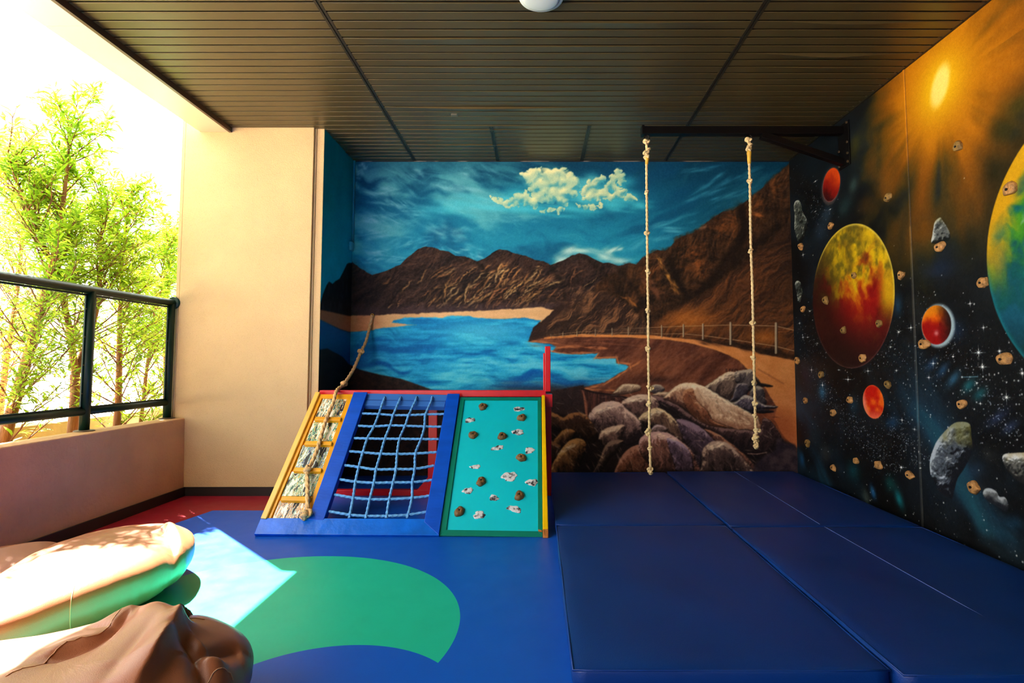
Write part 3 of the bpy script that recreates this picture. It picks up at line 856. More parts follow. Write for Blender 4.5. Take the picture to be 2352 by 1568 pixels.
def paint_space():
    c = Canvas(150, -4, 484, 274, 0.3)
    X, Y = c.X, c.Y
    R = np.random.RandomState(9)
    n0 = c.warp(60, 20, 5, 301)
    n1 = c.warp(28, 12, 5, 303)
    col = mix((8, 8, 9), (20, 28, 36), sst(-.5, .9, n0))
    # cold clouds of the lower half
    dg = c.warp(46, 18, 5, 305, ax=2.6, ay=.6, rot=-.75 + 1.57)
    low = sst(150, 70, Y)
    col = mix(col, (26, 60, 84), sst(-.35, .8, dg + .3 * n1) * (.25 + .75 * low) * .85)
    col = mix(col, (30, 92, 100), sst(.2, .9, dg) * low * .6)
    col = mix(col, (34, 36, 36), sst(.3, 1.0, c.warp(40, 16, 4, 309)) * .5)
    c.C = col
    for (x, y, rx, ry, rot, cc, o) in [
            (2190, 870, 16, 8, .7, (36, 78, 104), .6), (2165, 850, 14, 8, .7, (30, 66, 100), .5), (2225, 885, 14, 9, .6, (24, 84, 92), .6), (2250, 905, 14, 8, .6, (22, 78, 84), .55), (2140, 835, 14, 7, .6, (30, 58, 88), .5),
            (2290, 960, 26, 9, .6, (34, 46, 74), .5), (2320, 980, 20, 8, .6, (36, 50, 80), .5), (2180, 735, 14, 30, 0, (14, 26, 40), .5), (2200, 760, 14, 20, 0, (16, 30, 48), .6),
            (2062, 700, 8, 20, 0, (16, 38, 54), .8), (2050, 970, 14, 12, .3, (20, 50, 78), .6), (1960, 930, 9, 18, 0, (18, 48, 66), .5), (1888, 900, 6, 14, .3, (22, 70, 96), .7),
            (1842, 1055, 4, 12, .2, (22, 58, 92), .7), (2005, 1130, 4, 12, .5, (22, 66, 104), .75), (2065, 1145, 6, 16, .5, (12, 84, 92), .75), (1990, 1145, 6, 18, .4, (60, 68, 60), .5), (1960, 1080, 12, 18, .3, (10, 58, 66), .5), (2045, 1110, 10, 14, .4, (12, 64, 64), .5),
            (1895, 1040, 10, 16, .2, (44, 44, 42), .5), (1900, 490, 10, 16, .1, (30, 44, 56), .6), (1885, 530, 10, 20, .1, (26, 38, 52), .5), (1940, 475, 14, 18, .1, (28, 52, 52), .4), (1960, 425, 8, 14, .1, (44, 64, 60), .5),
            (2150, 620, 30, 16, 0, (16, 26, 48), .6), (2270, 1045, 14, 12, 0, (40, 40, 38), .4), (2330, 1200, 18, 12, .3, (14, 44, 66), .5), (2240, 1080, 20, 12, .5, (24, 44, 66), .4), (1850, 860, 10, 14, 0, (34, 20, 30), .5), (2125, 560, 22, 20, 0, (20, 34, 40), .5), (1870, 1010, 14, 20, .2, (20, 30, 36), .5)]:
        (wx, wy), = wq((x, y))
        (wx2, _), = wq((x + rx, y))
        (_, wy2), = wq((x, y + ry))
        c.spot(wx, wy, abs(wx2 - wx) * 1.25 + .5, abs(wy2 - wy) * 1.25 + .5, tuple(min(255, v * 1.3) for v in cc), min(1, o * 1.15), -rot)
    # sun glow: irregular orange veil with rays
    (sx, sy), = wq((2159, 197))
    dx, dy = X - sx, Y - sy
    r = np.sqrt(dx * dx + dy * dy)
    th = np.arctan2(dy, dx)
    nr = c.warp(34, 14, 5, 325)
    ray_n = c.noise(1.0, 3, 320, X=th * 3.2, Y=r * .02) * .8 + c.noise(1.0, 2, 322, X=th * 9.0, Y=r * .03) * .3 + .45 * nr
    reach = 88 + 34 * ray_n - 16 * np.sin(-th) * 0 + 14 * nr + 10 * n1 - 26 * sst(10, 90, dx) * 1.0
    a = sst(1.15, .35, r / np.maximum(reach, 20))
    c.C = mix(c.C, (52, 44, 8), sst(1.5, .6, r / np.maximum(reach, 20)) * .8)
    g = mix((104, 56, 6), (176, 104, 8), sst(.75, .1, r / np.maximum(reach, 25) - .12 * n1))
    g = mix(g, (104, 66, 8), sst(-.1, .9, -ray_n + .3 * n1) * sst(16, 55, r) * .75)
    c.C = mix(c.C, g, a)
    c.C = mix(c.C, (180, 120, 6), np.exp(-(r / 36) ** 2) * .6)
    c.C = mix(c.C, (214, 170, 12), np.exp(-(r / 16) ** 2))
    c.C = mix(c.C, (236, 206, 110), sst(11, 5.5, np.sqrt((dx * 1.2 + dy * .3) ** 2 + (dy * .8) ** 2)) * .9)
    # warm band that runs on past the corner of the picture
    c.C = mix(c.C, (150, 84, 10), sst(260, 200, X) * sst(215, 262, Y + .2 * (sx - X)) * .75)
    for (x, y, rx, ry, cc, o) in [(1965, 330, 10, 20, (66, 62, 14), .5), (2300, 300, 30, 30, (30, 34, 12), .7), (2280, 400, 30, 50, (18, 20, 8), .7), (2200, 480, 20, 30, (70, 48, 8), .5), (2230, 560, 20, 30, (20, 18, 8), .7), (2050, 560, 16, 20, (60, 44, 12), .5), (2340, 240, 20, 14, (44, 46, 12), .6), (2140, 560, 10, 10, (60, 52, 20), .6), (2035, 420, 20, 30, (150, 84, 12), .4), (1990, 470, 20, 20, (74, 48, 10), .5)]:
        (wx, wy), = wq((x, y))
        (wx2, _), = wq((x + rx, y))
        (_, wy2), = wq((x, y + ry))
        c.spot(wx, wy, abs(wx2 - wx) + 1, abs(wy2 - wy) + 1, cc, o)
    # scattered small stars
    sc = 0
    while sc < 1700:
        x, y = R.uniform(1832, 2352), R.uniform(400, 1300)
        if R.rand() > (.9 if 740 < y < 1060 else .3 if y > 620 else .15) * (1 if y > 330 + (x - 1832) * .9 or x < 1900 else .05):
            continue
        (wx, wy), = wq((x, y))
        if wy < 1:
            continue
        b = R.rand() ** 4
        rr = .16 + .3 * b
        c.spot(wx, wy, rr * 1.15, rr, (200, 205, 205), .35 + .6 * b, p=1.5)
        sc += 1
    for (x0, y0, x1, y1, n_) in [(1880, 900, 2060, 1080, 380), (1830, 740, 1900, 900, 160), (2030, 960, 2120, 1060, 160), (1900, 780, 2130, 840, 120), (1832, 400, 1900, 520, 90), (2110, 690, 2330, 1000, 160)]:
        for _ in range(n_):
            t = R.rand()
            x, y = x0 + (x1 - x0) * t + R.randn() * 14, y0 + (y1 - y0) * t + R.randn() * 18
            (wx, wy), = wq((x, y))
            c.spot(wx, wy, .33, .26, (190, 200, 214), R.uniform(.3, .9), p=1.5)
    # planets
    def ball(p0, p1, top, bot, shade, sseed, rim=None, rimdir=(0, 0)):
        (ax, _), (bx, _) = wq(p0, p1)
        (_, ty), (_, by) = wq(top, bot)
        cx, cy, ra, rb = (ax + bx) / 2, (ty + by) / 2, abs(ax - bx) / 2, abs(ty - by) / 2
        u, v = (X - cx) / ra, (Y - cy) / rb
        q = np.sqrt(u * u + v * v)
        m = np.clip((1 - q) * ra / .5 + .5, 0, 1)
        if rim:
            q2 = np.sqrt((u - rimdir[0]) ** 2 + (v - rimdir[1]) ** 2)
            c.C = mix(c.C, rim, sst(1.22, .98, q2) * .95 * (1 - m * 0))
        c.C = mix(c.C, shade(u, v, q), m)
    nA, nB, nC = c.warp(16, 10, 5, 340), c.warp(9, 6, 4, 342, ax=1.5, rot=.8), c.noise(5, 3, 344)

    def big(u, v, q):   # u grows with distance from the near edge (to the left in the picture)
        k = mix((60, 10, 8), (138, 14, 12), sst(-.9, .4, nA + .5))
        k = mix(k, (186, 76, 10), sst(.2, .9, nB + .25) * sst(-.7, .2, v) * .8)
        yl = sst(-.15, .65, v + .6 * nA + .2 * nB - .3 * u)
        yl = np.maximum(yl, sst(-.62, -.86, u + .08 * nB) * sst(-.55, -.1, v) * .9)
        k = mix(k, mix((100, 78, 16), (204, 166, 14), sst(-.7, .9, nB + .3 - .45 * u)), yl)
        k = mix(k, (58, 56, 20), sst(-.3, 1.1, nC + .7 * nA) * sst(.0, .35, v) * .7)
        k = mix(k, (34, 14, 11), sst(-.25, .85, u - v * .7) * .88)
        k = mix(k, (60, 46, 18), sst(.3, 1.0, u + .3 * nB) * sst(.0, .5, v) * .7)
        k = mix(k, (26, 12, 12), sst(-.15, -.95, v + .2 * u) * .8)
        k = mix(k, (214, 190, 70), sst(.955, 1.0, q) * sst(-.2, .5, v - u * .5) * .8)
        return mix(k, (110, 78, 74), sst(.97, 1.0, q) * sst(.1, -.6, v) * .5)
    ball((1867, 690), (2056, 690), (1960, 511), (1960, 846), big, 1)

    def red1(u, v, q):
        k = mix((120, 14, 6), (190, 62, 8), sst(-.3, .9, v * .8 + .3 * nC - .5 * u))
        k = mix(k, (50, 6, 6), sst(.0, .9, u * .5 - v * .6 + .25 * nC))
        return mix(k, (150, 110, 104), sst(.93, 1.0, q) * sst(.2, -.4, v * .7 - u * .7) * .7)
    ball((1889, 423), (1930, 423), (1912, 385), (1912, 461), red1, 2, rim=(60, 54, 54), rimdir=(.06, -.05))

    def red2(u, v, q):
        k = mix((140, 8, 8), (214, 96, 6), sst(-.15, .7, v + .35 * nC))
        k = mix(k, (206, 120, 12), sst(.3, .8, v + .2 * u) * .9)
        k = mix(k, (26, 8, 8), sst(.1, -.95, u - .1 * v + .15 * nC) * .95)
        k = mix(k, (190, 110, 110), np.exp(-(((u - .0) / .16) ** 2 + ((v + .42) / .13) ** 2)) * .9)
        return mix(k, (240, 150, 90), sst(.93, 1, q) * sst(.2, .8, u) * .6)
    ball((2117, 746), (2185, 746), (2150, 701), (2150, 791), red2, 3, rim=(150, 172, 180), rimdir=(-.12, -.05))

    def red3(u, v, q):
        k = mix((190, 20, 8), (228, 92, 16), sst(-.3, .6, nA * .7 + nC * .5 - .4 * u + .2 * v))
        k = mix(k, (236, 120, 84), sst(-.3, -.95, v) * .7)
        k = mix(k, (246, 160, 130), sst(.45, 1.0, u - .2 * v) * .75)
        return mix(k, (250, 130, 60), sst(.9, 1, q) * .5)
    ball((1982, 923), (2030, 923), (2006, 884), (2006, 961), red3, 4)
    # the great green planet cut by the edge of the photograph: centre further along the wall
    (px, py), (qx, qy), (rx_, ry_) = wq((2352, 330), (2267, 570), (2352, 822))
    A = np.array([[2 * (qx - px), 2 * (qy - py)], [2 * (rx_ - px), 2 * (ry_ - py)]])
    bb = np.array([qx ** 2 - px ** 2 + qy ** 2 - py ** 2, rx_ ** 2 - px ** 2 + ry_ ** 2 - py ** 2])
    gx_, gy_ = np.linalg.solve(A, bb)
    gr = math.hypot(px - gx_, py - gy_)
    q = np.hypot(X - gx_, Y - gy_) / gr
    u, v = (X - gx_) / gr, (Y - gy_) / gr
    k = mix((8, 66, 68), (10, 96, 96), sst(-.5, .6, nA))
    k = mix(k, (60, 130, 24), sst(-.15, .5, nB * .6 + nA * .5) * sst(-.35, .3, v))
    k = mix(k, (18, 84, 110), sst(.1, .7, -nA) * sst(.3, -.1, v) * .8)
    k = mix(k, (150, 180, 186), sst(.55, 1.0, nA + .4 * nC) * .6)
    k = mix(k, (190, 142, 12), sst(.78, .95, q + .09 * nB) * sst(-.3, .2, v))
    k = mix(k, (4, 28, 36), sst(-.3, -.95, v + .1 * nA) * .9)
    k = mix(k, (14, 104, 116), sst(.96, 1.0, q) * sst(.1, -.3, v) * .8)
    c.C = mix(c.C, (40, 30, 8), sst(1.14, 1.0, q) * sst(-.1, .3, v) * .7)
    c.C = mix(c.C, k, np.clip((1 - q) * gr / .6 + .5, 0, 1))
    # big sparkling stars: (x, y, arm)
    for (x, y, L_, n_) in [z2(1907, 722) + (17, 8), z2(1946, 862) + (17, 8), z2(1463, 828) + (11, 4), z2(1245, 478) + (12, 4), z2(825, 903) + (10, 4), z2(630, 985) + (12, 4), z2(2180, 1160) + (17, 8), z2(1824, 243) + (9, 4), z2(1955, 478) + (9, 4),
                         z2(2335, 925) + (12, 8), z2(2112, 708) + (9, 8), z2(1420, 966) + (8, 4), z2(1125, 520) + (10, 6), z2(1045, 668) + (7, 4), z2(380, 1040) + (7, 4), z2(272, 892) + (7, 4), z2(540, 892) + (6, 4), z2(1103, 898) + (6, 4), z2(1658, 762) + (5, 4),
                         z2(255, 316) + (7, 6), z2(190, 572) + (6, 4), z2(235, 572) + (6, 4), z3(1150, 525) + (14, 6), z3(1158, 62) + (6, 4), z3(1280, 152) + (6, 4), z1(310, 495) + (9, 4), z1(455, 770) + (6, 4), z1(310, 790) + (5, 4), z1(190, 1215) + (7, 4), z2(1890, 1020) + (6, 6), z2(1925, 1220) + (6, 4), z2(155, 435) + (5, 4), z2(330, 632) + (4, 4)]:
        (wx, wy), = wq((x, y))
        (vx, _), = wq((x + L_, y))
        (_, vy), = wq((x, y - L_))
        ax, ay = abs(vx - wx), abs(vy - wy)
        for j in range(n_):
            an = math.pi * 2 * j / n_ + (math.pi / 4 if n_ == 6 else 0)
            s_ = 1.0 if j % 2 == 0 or n_ == 4 else .5
            ex, ey = math.cos(an) * ax * s_, math.sin(an) * ay * s_
            c.line([(wx, wy), (wx + ex, wy + ey)], .12, (200, 206, 206), .5, .3)
            c.line([(wx, wy), (wx + ex * .5, wy + ey * .5)], .26, (220, 224, 224), .7, .3)
        c.spot(wx, wy, .2 + ax * .1, .2 + ay * .1, (255, 255, 255), 1.0)
    P = wq(z2(1745, 962), z2(1900, 958))
    c.line(P, .4, (120, 170, 190), .6, .4)
    c.spot(P[0][0], P[0][1], .6, .5, (230, 240, 240), .9)
    # painted asteroids
    def rockw(pts, R_, cols, seed, tex=1.0):
        pp = wq(*pts)
        d, sl = c.sd(crom(pp), 3)
        XX, YY = X[sl], Y[sl]
        m = np.clip(d / .5 + .5, 0, 1)
        t = np.clip(d / R_, 0, 1)
        h = np.sqrt(1 - (1 - t) ** 2) * R_
        h = h + tex * (1.5 * c.warp(7, 4, 4, seed, X=XX, Y=YY) + .35 * c.noise(2.2, 3, seed + 2, X=XX, Y=YY))
        sh = relief(h, .35, .75, c.st) * .62 + .40 + .16 * c.noise(2.0, 2, seed + 5, X=XX, Y=YY)
        k = mix(cols[0], cols[1], sst(0, .5, sh))
        k = mix(k, cols[2], sst(.5, .95, sh))
        if len(cols) > 3:
            yy = (YY - YY.min()) / (YY.max() - YY.min())
            k = mix(k, cols[3], sst(.6, .95, yy + .15 * c.noise(5, 3, seed + 7, X=XX, Y=YY)) * .65)
        c.put(sl, m, k)
    rockw([z3(1640, 110), z3(1730, 78), z3(1820, 100), z3(1835, 210), z3(1848, 330), z3(1830, 410), z3(1770, 530), z3(1700, 640), z3(1668, 760), z3(1650, 830), z3(1600, 810), z3(1530, 770), z3(1490, 690), z3(1440, 600), z3(1430, 470), z3(1455, 370), z3(1510, 250)], 9, [(18, 20, 26), (74, 82, 92), (170, 180, 190), (104, 98, 40)], 400)
    rockw([z3(2140, 440), z3(2160, 395), z3(2240, 385), z3(2330, 380), z3(2420, 400), z3(2420, 680), z3(2340, 680), z3(2250, 620), z3(2180, 540)], 6, [(26, 26, 26), (90, 90, 84), (206, 206, 204), (128, 98, 22)], 410)
    rockw([z3(1950, 780), z3(1970, 735), z3(2020, 728), z3(2080, 760), z3(2110, 810), z3(2160, 815), z3(2190, 860), z3(2200, 920), z3(2170, 950), z3(2110, 920), z3(2040, 880), z3(1980, 840)], 4, [(26, 28, 34), (92, 96, 98), (160, 166, 170)], 420, .5)
    rockw([z1(1465, 960), z1(1480, 890), z1(1530, 850), z1(1555, 880), z1(1600, 950), z1(1630, 1020), z1(1620, 1070), z1(1560, 1090), z1(1500, 1105), z1(1445, 1095), z1(1455, 1020)], 4, [(14, 16, 16), (84, 88, 86), (180, 184, 178), (110, 110, 70)], 430)
    rockw([z1(100, 740), z1(115, 690), z1(150, 685), z1(175, 740), z1(185, 800), z1(215, 850), z1(235, 910), z1(220, 980), z1(195, 1060), z1(150, 1100), z1(125, 1040), z1(105, 940), z1(110, 850)], 5, [(10, 12, 12), (60, 66, 62), (150, 156, 146)], 440)
    rockw([z2(110, 60), z2(130, 20), z2(165, 40), z2(180, 110), z2(188, 170), z2(165, 240), z2(140, 220), z2(130, 150)], 3, [(10, 12, 12), (64, 70, 66), (160, 166, 156)], 450)
    c.C = np.clip(c.C + c.noise(.9, 1, 470)[..., None] * 3.5, 1, 250)
    return c
# ------------------------------------------------------------------ room shell
LAKE_GAIN, SPACE_GAIN = 1.33, 1.2
lake = paint_lake()
space = paint_space()
mp_lake = mat_paint('mural paint of the lake', LAKE_GAIN)
mp_space = mat_paint('mural paint of outer space', SPACE_GAIN, rough=0.5, spec=0.2, grain=.12)

# back wall with the lake picture
nu, nv = 861, 615
gx_ = np.linspace(LEFT_X, RIGHT_X, nu)
gz_ = np.linspace(0, CEIL + 0.02, nv)
GX, GZ = np.meshgrid(gx_, gz_)
vx, vy = proj(GX, BACK_Y, GZ)
V = np.stack([GX.ravel(), np.full(GX.size, BACK_Y), GZ.ravel()], -1)
wb = fast_grid('wall_back', V, nu, nv, lake.sample(np.maximum(vx.ravel(), 806), vy.ravel()), mp_lake)
tag(wb, 'back wall painted with a lake, dark mountains and boulders', kind='structure')
# return wall on the left of the picture
nu, nv = 71, 421
gy_ = np.linspace(4.12, BACK_Y, nu)
GY, GZ = np.meshgrid(gy_, np.linspace(0, CEIL + 0.02, nv))
vx, vy = proj(LEFT_X, GY, GZ)
V = np.stack([np.full(GY.size, LEFT_X), GY.ravel(), GZ.ravel()], -1)
wl = fast_grid('wall_left', V, nu, nv, lake.sample(np.minimum(vx.ravel(), 801), vy.ravel()), mp_lake)
tag(wl, 'short return wall painted blue, continuing the lake picture', kind='structure')
# right wall with planets
ys = [BACK_Y]
while ys[-1] > 2.36:
    ys.append(ys[-1] - ys[-1] ** 2 / (F_PX * RIGHT_X) * 1.15)
while ys[-1] > -3.4:
    ys.append(ys[-1] - (0.012 if ys[-1] > 1.6 else 0.3))
ys = np.array(ys)
nv = 801
GY, GZ = np.meshgrid(ys, np.linspace(0, CEIL + 0.02, nv))
V = np.stack([np.full(GY.size, RIGHT_X), GY.ravel(), GZ.ravel()], -1)
wr = fast_grid('wall_right', V, len(ys), nv, space.sample(GY.ravel() * 100, GZ.ravel() * 100), mp_space)
tag(wr, 'right wall painted with planets, stars and asteroids', kind='structure')

# vertical joint bead on the right wall
zz = np.linspace(0, CEIL, 500)
prof = [(3.268, .001), (3.264, .005), (3.252, .005), (3.248, .001)]
V = np.array([(RIGHT_X - d, y, z) for z in zz for y, d in prof])
cb = space.sample(V[:, 1] * 100, V[:, 2] * 100) * 1.1 + np.array([22, 20, 16]) * (np.repeat(zz, 4) < 1.75)[:, None]
cb = np.where(np.tile([1, 0, 0, 1], 500)[:, None] > 0, cb * .45, cb)
tag(fast_grid('trim_1', V, 4, 500, cb, mp_space), kind='structure')
del lake, space, GX, GY, GZ, V
# closing shell that carries no picture
plain = mat('plain wall', (214, 190, 150), .7, var=.06)
struct(MB().box(-2.66, -3.5, 0, RIGHT_X + .1, -3.4, 3.0), 'wall_rear_added', plain)  # unseen wall added behind the camera, stops sky light flooding in
concrete = mat('outer shell', (170, 160, 145), .8, var=.08)
struct(MB().box(-2.52, -3.5, CEIL + .09, RIGHT_X + .15, BACK_Y + .15, CEIL + .35), 'roof_blocker', concrete)  # unseen slab, added to block light from above
struct(MB().box(RIGHT_X + .02, -3.5, -.1, RIGHT_X + .15, BACK_Y + .15, CEIL + .1).box(LEFT_X - .02, BACK_Y + .02, -.1, RIGHT_X + .15, BACK_Y + .15, CEIL + .1), 'wall_outer', concrete)

# pillar: sand-coloured render, grooved at its right-hand corner
cream = mat('cream render', (204, 172, 126), .75, var=.05, vsc=3.0, bump=.35, bsc=140, spec=.2)
nt = cream.node_tree
sp = nt.nodes.new('ShaderNodeTexNoise')
sp.inputs['Scale'].default_value = 380
sp.inputs['Detail'].default_value = 2
cr = nt.nodes.new('ShaderNodeValToRGB')
cr.color_ramp.elements[0].position, cr.color_ramp.elements[1].position = .28, .38
cr.color_ramp.elements[0].color = (.62, .54, .42, 1)
cr.color_ramp.elements[1].color = (1, 1, 1, 1)
mx = nt.nodes.new('ShaderNodeMix')
mx.data_type, mx.blend_type = 'RGBA', 'MULTIPLY'
mx.inputs[0].default_value = 1
old = [l for l in nt.links if l.to_socket.name == 'Base Color'][0].from_socket
tcn = [n for n in nt.nodes if n.type == 'MAPPING'][0]
nt.links.new(tcn.outputs[0], sp.inputs[0])
nt.links.new(sp.outputs[0], cr.inputs[0])
nt.links.new(old, mx.inputs[6])
nt.links.new(cr.outputs[0], mx.inputs[7])
nt.links.new(mx.outputs[2], nt.nodes['Principled BSDF'].inputs['Base Color'])
P = MB()
P.box(-2.625, PIL_Y, -.1, -1.668, 4.95, CEIL + .1)
P.box(-2.655, PIL_Y + .006, -.1, -2.629, 4.95, CEIL + .1)
P.box(-1.669, PIL_Y + .02, -.1, -1.655, 4.9, CEIL + .1)
P.box(-1.655, PIL_Y + .028, -.1, LEFT_X - .0005, 4.9, CEIL + .1)
tag(P.build('wall_pillar', cream, bevel=.004), 'cream rendered pillar beside the lake picture', kind='structure')

# ceiling: slats running across, with sagging ones
slat_m = mat('bronze metal slats', (84, 71, 42), .36, metal=.25, var=.08, vsc=2.0, bump=.03, bsc=300, spec=.5)
C_ = MB()
PITCHY = 0.0748
sags = {('m', 2): (.0, .9, .010, .75), ('m', 4): (.0, .4, .010, .13), ('m', 0): (0, .5, .004, .35), ('m', 15): (0, .5, .017, .28), ('r', 2): (0, 1, .016, .45), ('r', 6): (0, 1, .024, .5), ('r', 8): (0, 1, .007, .6), ('m', 20): (0, 1, .006, .2),
        ('m', 5): (0, 1, .004, .6), ('l', 22): (0, 1, .005, .5), ('m', 19): (0, 1, .005, .35), ('m', 24): (0, .5, .006, .2), ('r', 21): (0, 1, .006, .3), ('r', 20): (0, 1, .004, .3), ('l', 26): (0, 1, .006, .5), ('l', 27): (0, 1, .006, .5), ('m', 8): (0, 1, .003, .3), ('m', 12): (0, 1, .003, .5), ('m', 18): (0, 1, .003, .8), ('m', 3): (0, 1, .003, .5)}
rs = np.random.RandomState(3)
for span, xa, xb in (('l', -2.285, -1.085), ('m', -1.055, 1.095), ('r', 1.125, RIGHT_X - .004)):
    k = -80
    while True:
        y0 = 2.623 + PITCHY * k
        y1 = min(y0 + PITCHY, BACK_Y - .002)
        if y0 > BACK_Y - .01:
            break
        if y0 > -3.38:
            near = y0 > 2.4
            nx_ = 19 if near else 2
            a_, b_, amp, cen = sags.get((span, k), (0, 1, rs.uniform(0, .0012), rs.uniform(.2, .8)))
            amp = amp if near else 0
            o = len(C_.v)
            g = .0048
            for i in range(nx_):
                t = i / (nx_ - 1)
                x = xa + (xb - xa) * t
                w = math.exp(-((t - cen) / .26) ** 2) * math.sin(math.pi * min(1, max(0, t))) ** .5 * amp
                prof = [(y0 + g + .004, CEIL + .0031), (y0 + g, CEIL + .0030), (y0 + g + .0005, CEIL + .0012 - w), (y0 + g + .003, CEIL - w), (y0 + .020, CEIL - w * .75), (y0 + .045, CEIL - w * .3), (y1 - g - .003, CEIL), (y1 - g, CEIL + .003)]
                C_.v += [(x, yy, zz) for yy, zz in prof]
            for i in range(nx_ - 1):
                for j in range(7):
                    p = o + i * 8 + j
                    C_.f.append((p, p + 1, p + 9, p + 8))
        k += 1
struct(C_, 'ceiling', slat_m, smooth=False, recalc=False)
run_m = mat('dark ceiling runner', (44, 40, 30), .45, metal=.4, var=.1)
n_ = 2
for x in (-1.070, 1.110):
    struct(MB().box(x - .016, -3.4, CEIL - .001, x - .003, BACK_Y, CEIL + .012).box(x + .003, -3.4, CEIL - .001, x + .016, BACK_Y, CEIL + .012).box(x - .003, -3.4, CEIL + .003, x + .003, BACK_Y, CEIL + .012), 'trim_%d' % n_, run_m)
    n_ += 1
for x in (-.347, .382):
    struct(MB().box(x - .015, 4.05, CEIL - .003, x - .004, BACK_Y, CEIL + .004).box(x + .004, 4.05, CEIL - .003, x + .015, BACK_Y, CEIL + .004).box(x - .004, 4.05, CEIL - .001, x + .004, BACK_Y, CEIL + .004), 'trim_%d' % n_, run_m)
    n_ += 1
# near-black sheet over the slats; the void's darkness is put into its colour
struct(MB().box(-2.29, -3.4, CEIL + .03, RIGHT_X, BACK_Y, CEIL + .05), 'void_sheet', mat('void above', (18, 16, 14), .9))
# wall angles where ceiling meets walls
struct(MB().box(RIGHT_X - .012, -3.4, CEIL - .002, RIGHT_X, BACK_Y, CEIL + .01), 'trim_6', run_m)
struct(MB().box(LEFT_X, BACK_Y - .006, CEIL - .006, RIGHT_X, BACK_Y, CEIL), 'trim_7', mat('pale joint', (120, 110, 100), .6, col2=(20, 20, 22), vsc=1.1, fac=(.42, .50), stretch=(3, 1, 1)))

# edge beam over the opening: pale soffit, brown inner strip
pale = mat('pale painted metal soffit', (226, 206, 178), .28, metal=.15, var=.06, vsc=1.5, bump=.05, bsc=4, spec=.6)
struct(MB().box(-2.515, 2.765, 2.666, -2.300, PIL_Y, 3.1).box(-2.515, -3.5, 2.666, -2.300, 2.762, 3.1), 'beam', pale)
struct(MB().box(-2.300, -3.5, 2.662, -2.280, PIL_Y, 2.74), 'trim_8', mat('brown metal edge', (70, 40, 26), .4, var=.1))

# parapet and baseboards
par_m = mat('rough parapet render', (214, 168, 126), .8, var=.07, vsc=4, bump=.6, bsc=45, spec=.15)
struct(MB().prism([(-2.60, -3.5, -.3), (-2.745, -3.5, -.3), (-2.765, -3.5, .55), (-2.62, -3.5, .55)], (0.07, 7.6, 0)), 'wall_parapet', par_m, bevel=.006)
black = mat('black rubber skirting', (24, 20, 20), .45, var=.15)
struct(MB().prism([(-2.60, -3.4, 0), (-2.592, -3.4, 0), (-2.594, -3.4, .062), (-2.604, -3.4, .062)], (0.07, 7.49, 0)), 'baseboard_left', black)
struct(MB().box(-2.53, PIL_Y - .009, 0, LEFT_X, PIL_Y + .001, .062), 'baseboard_back', black)

# floor: blue vinyl with a green ring segment and a maroon border strip, all in one material
fm = bpy.data.materials.new('vinyl floor in blue, green and maroon')
fm.use_nodes = True
nt = fm.node_tree
B = nt.nodes['Principled BSDF']
B.inputs['Specular IOR Level'].default_value = .2
geo = nt.nodes.new('ShaderNodeNewGeometry')
sx = nt.nodes.new('ShaderNodeSeparateXYZ')
nt.links.new(geo.outputs['Position'], sx.inputs[0])


def mth(op, a, b=None, clamp=False):
    n = nt.nodes.new('ShaderNodeMath')
    n.operation = op
    n.use_clamp = clamp
    for i, v in enumerate((a, b)):
        if v is None:
            continue
        if isinstance(v, (int, float)):
            n.inputs[i].default_value = v
        else:
            nt.links.new(v, n.inputs[i])
    return n.outputs[0]


FX, FY = sx.outputs[0], sx.outputs[1]


def disc(cx, cy, ra, rb, soft=.0015):
    u = mth('DIVIDE', mth('SUBTRACT', FX, cx), ra)
    v = mth('DIVIDE', mth('SUBTRACT', FY, cy), rb)
    r = mth('SQRT', mth('ADD', mth('MULTIPLY', u, u), mth('MULTIPLY', v, v)))
    return mth('MULTIPLY', mth('SUBTRACT', 1.0, r), ra / soft, True)


def half(a, b, c_, soft=.0015):   # 1 where a*x+b*y > c_
    L_ = math.hypot(a, b)
    s_ = mth('ADD', mth('MULTIPLY', FX, a / L_), mth('MULTIPLY', FY, b / L_))
    return mth('MULTIPLY', mth('SUBTRACT', s_, c_ / L_), 1 / soft, True)


GREEN_C, GREEN_R = (-1.035, 2.08), (0.75, 0.762)
INNER_C, INNER_R = (-.606, 1.60), (0.40, 0.372)
ring = mth('MULTIPLY', disc(*GREEN_C, *GREEN_R), mth('SUBTRACT', 1.0, disc(*INNER_C, *INNER_R)))
ring = mth('MULTIPLY', ring, half(-1, -.012, .26))
mar = mth('MULTIPLY', mth('MAXIMUM', half(-1, .20, 2.835), half(0, 1, 3.692)), half(-1, 0, 1.62))


def colmix(f, a, b):
    n = nt.nodes.new('ShaderNodeMix')
    n.data_type = 'RGBA'
    nt.links.new(f, n.inputs[0])
    for i, v in ((6, a), (7, b)):
        if isinstance(v, tuple):
            n.inputs[i].default_value = (*lin(v), 1)
        else:
            nt.links.new(v, n.inputs[i])
    return n.outputs[2]


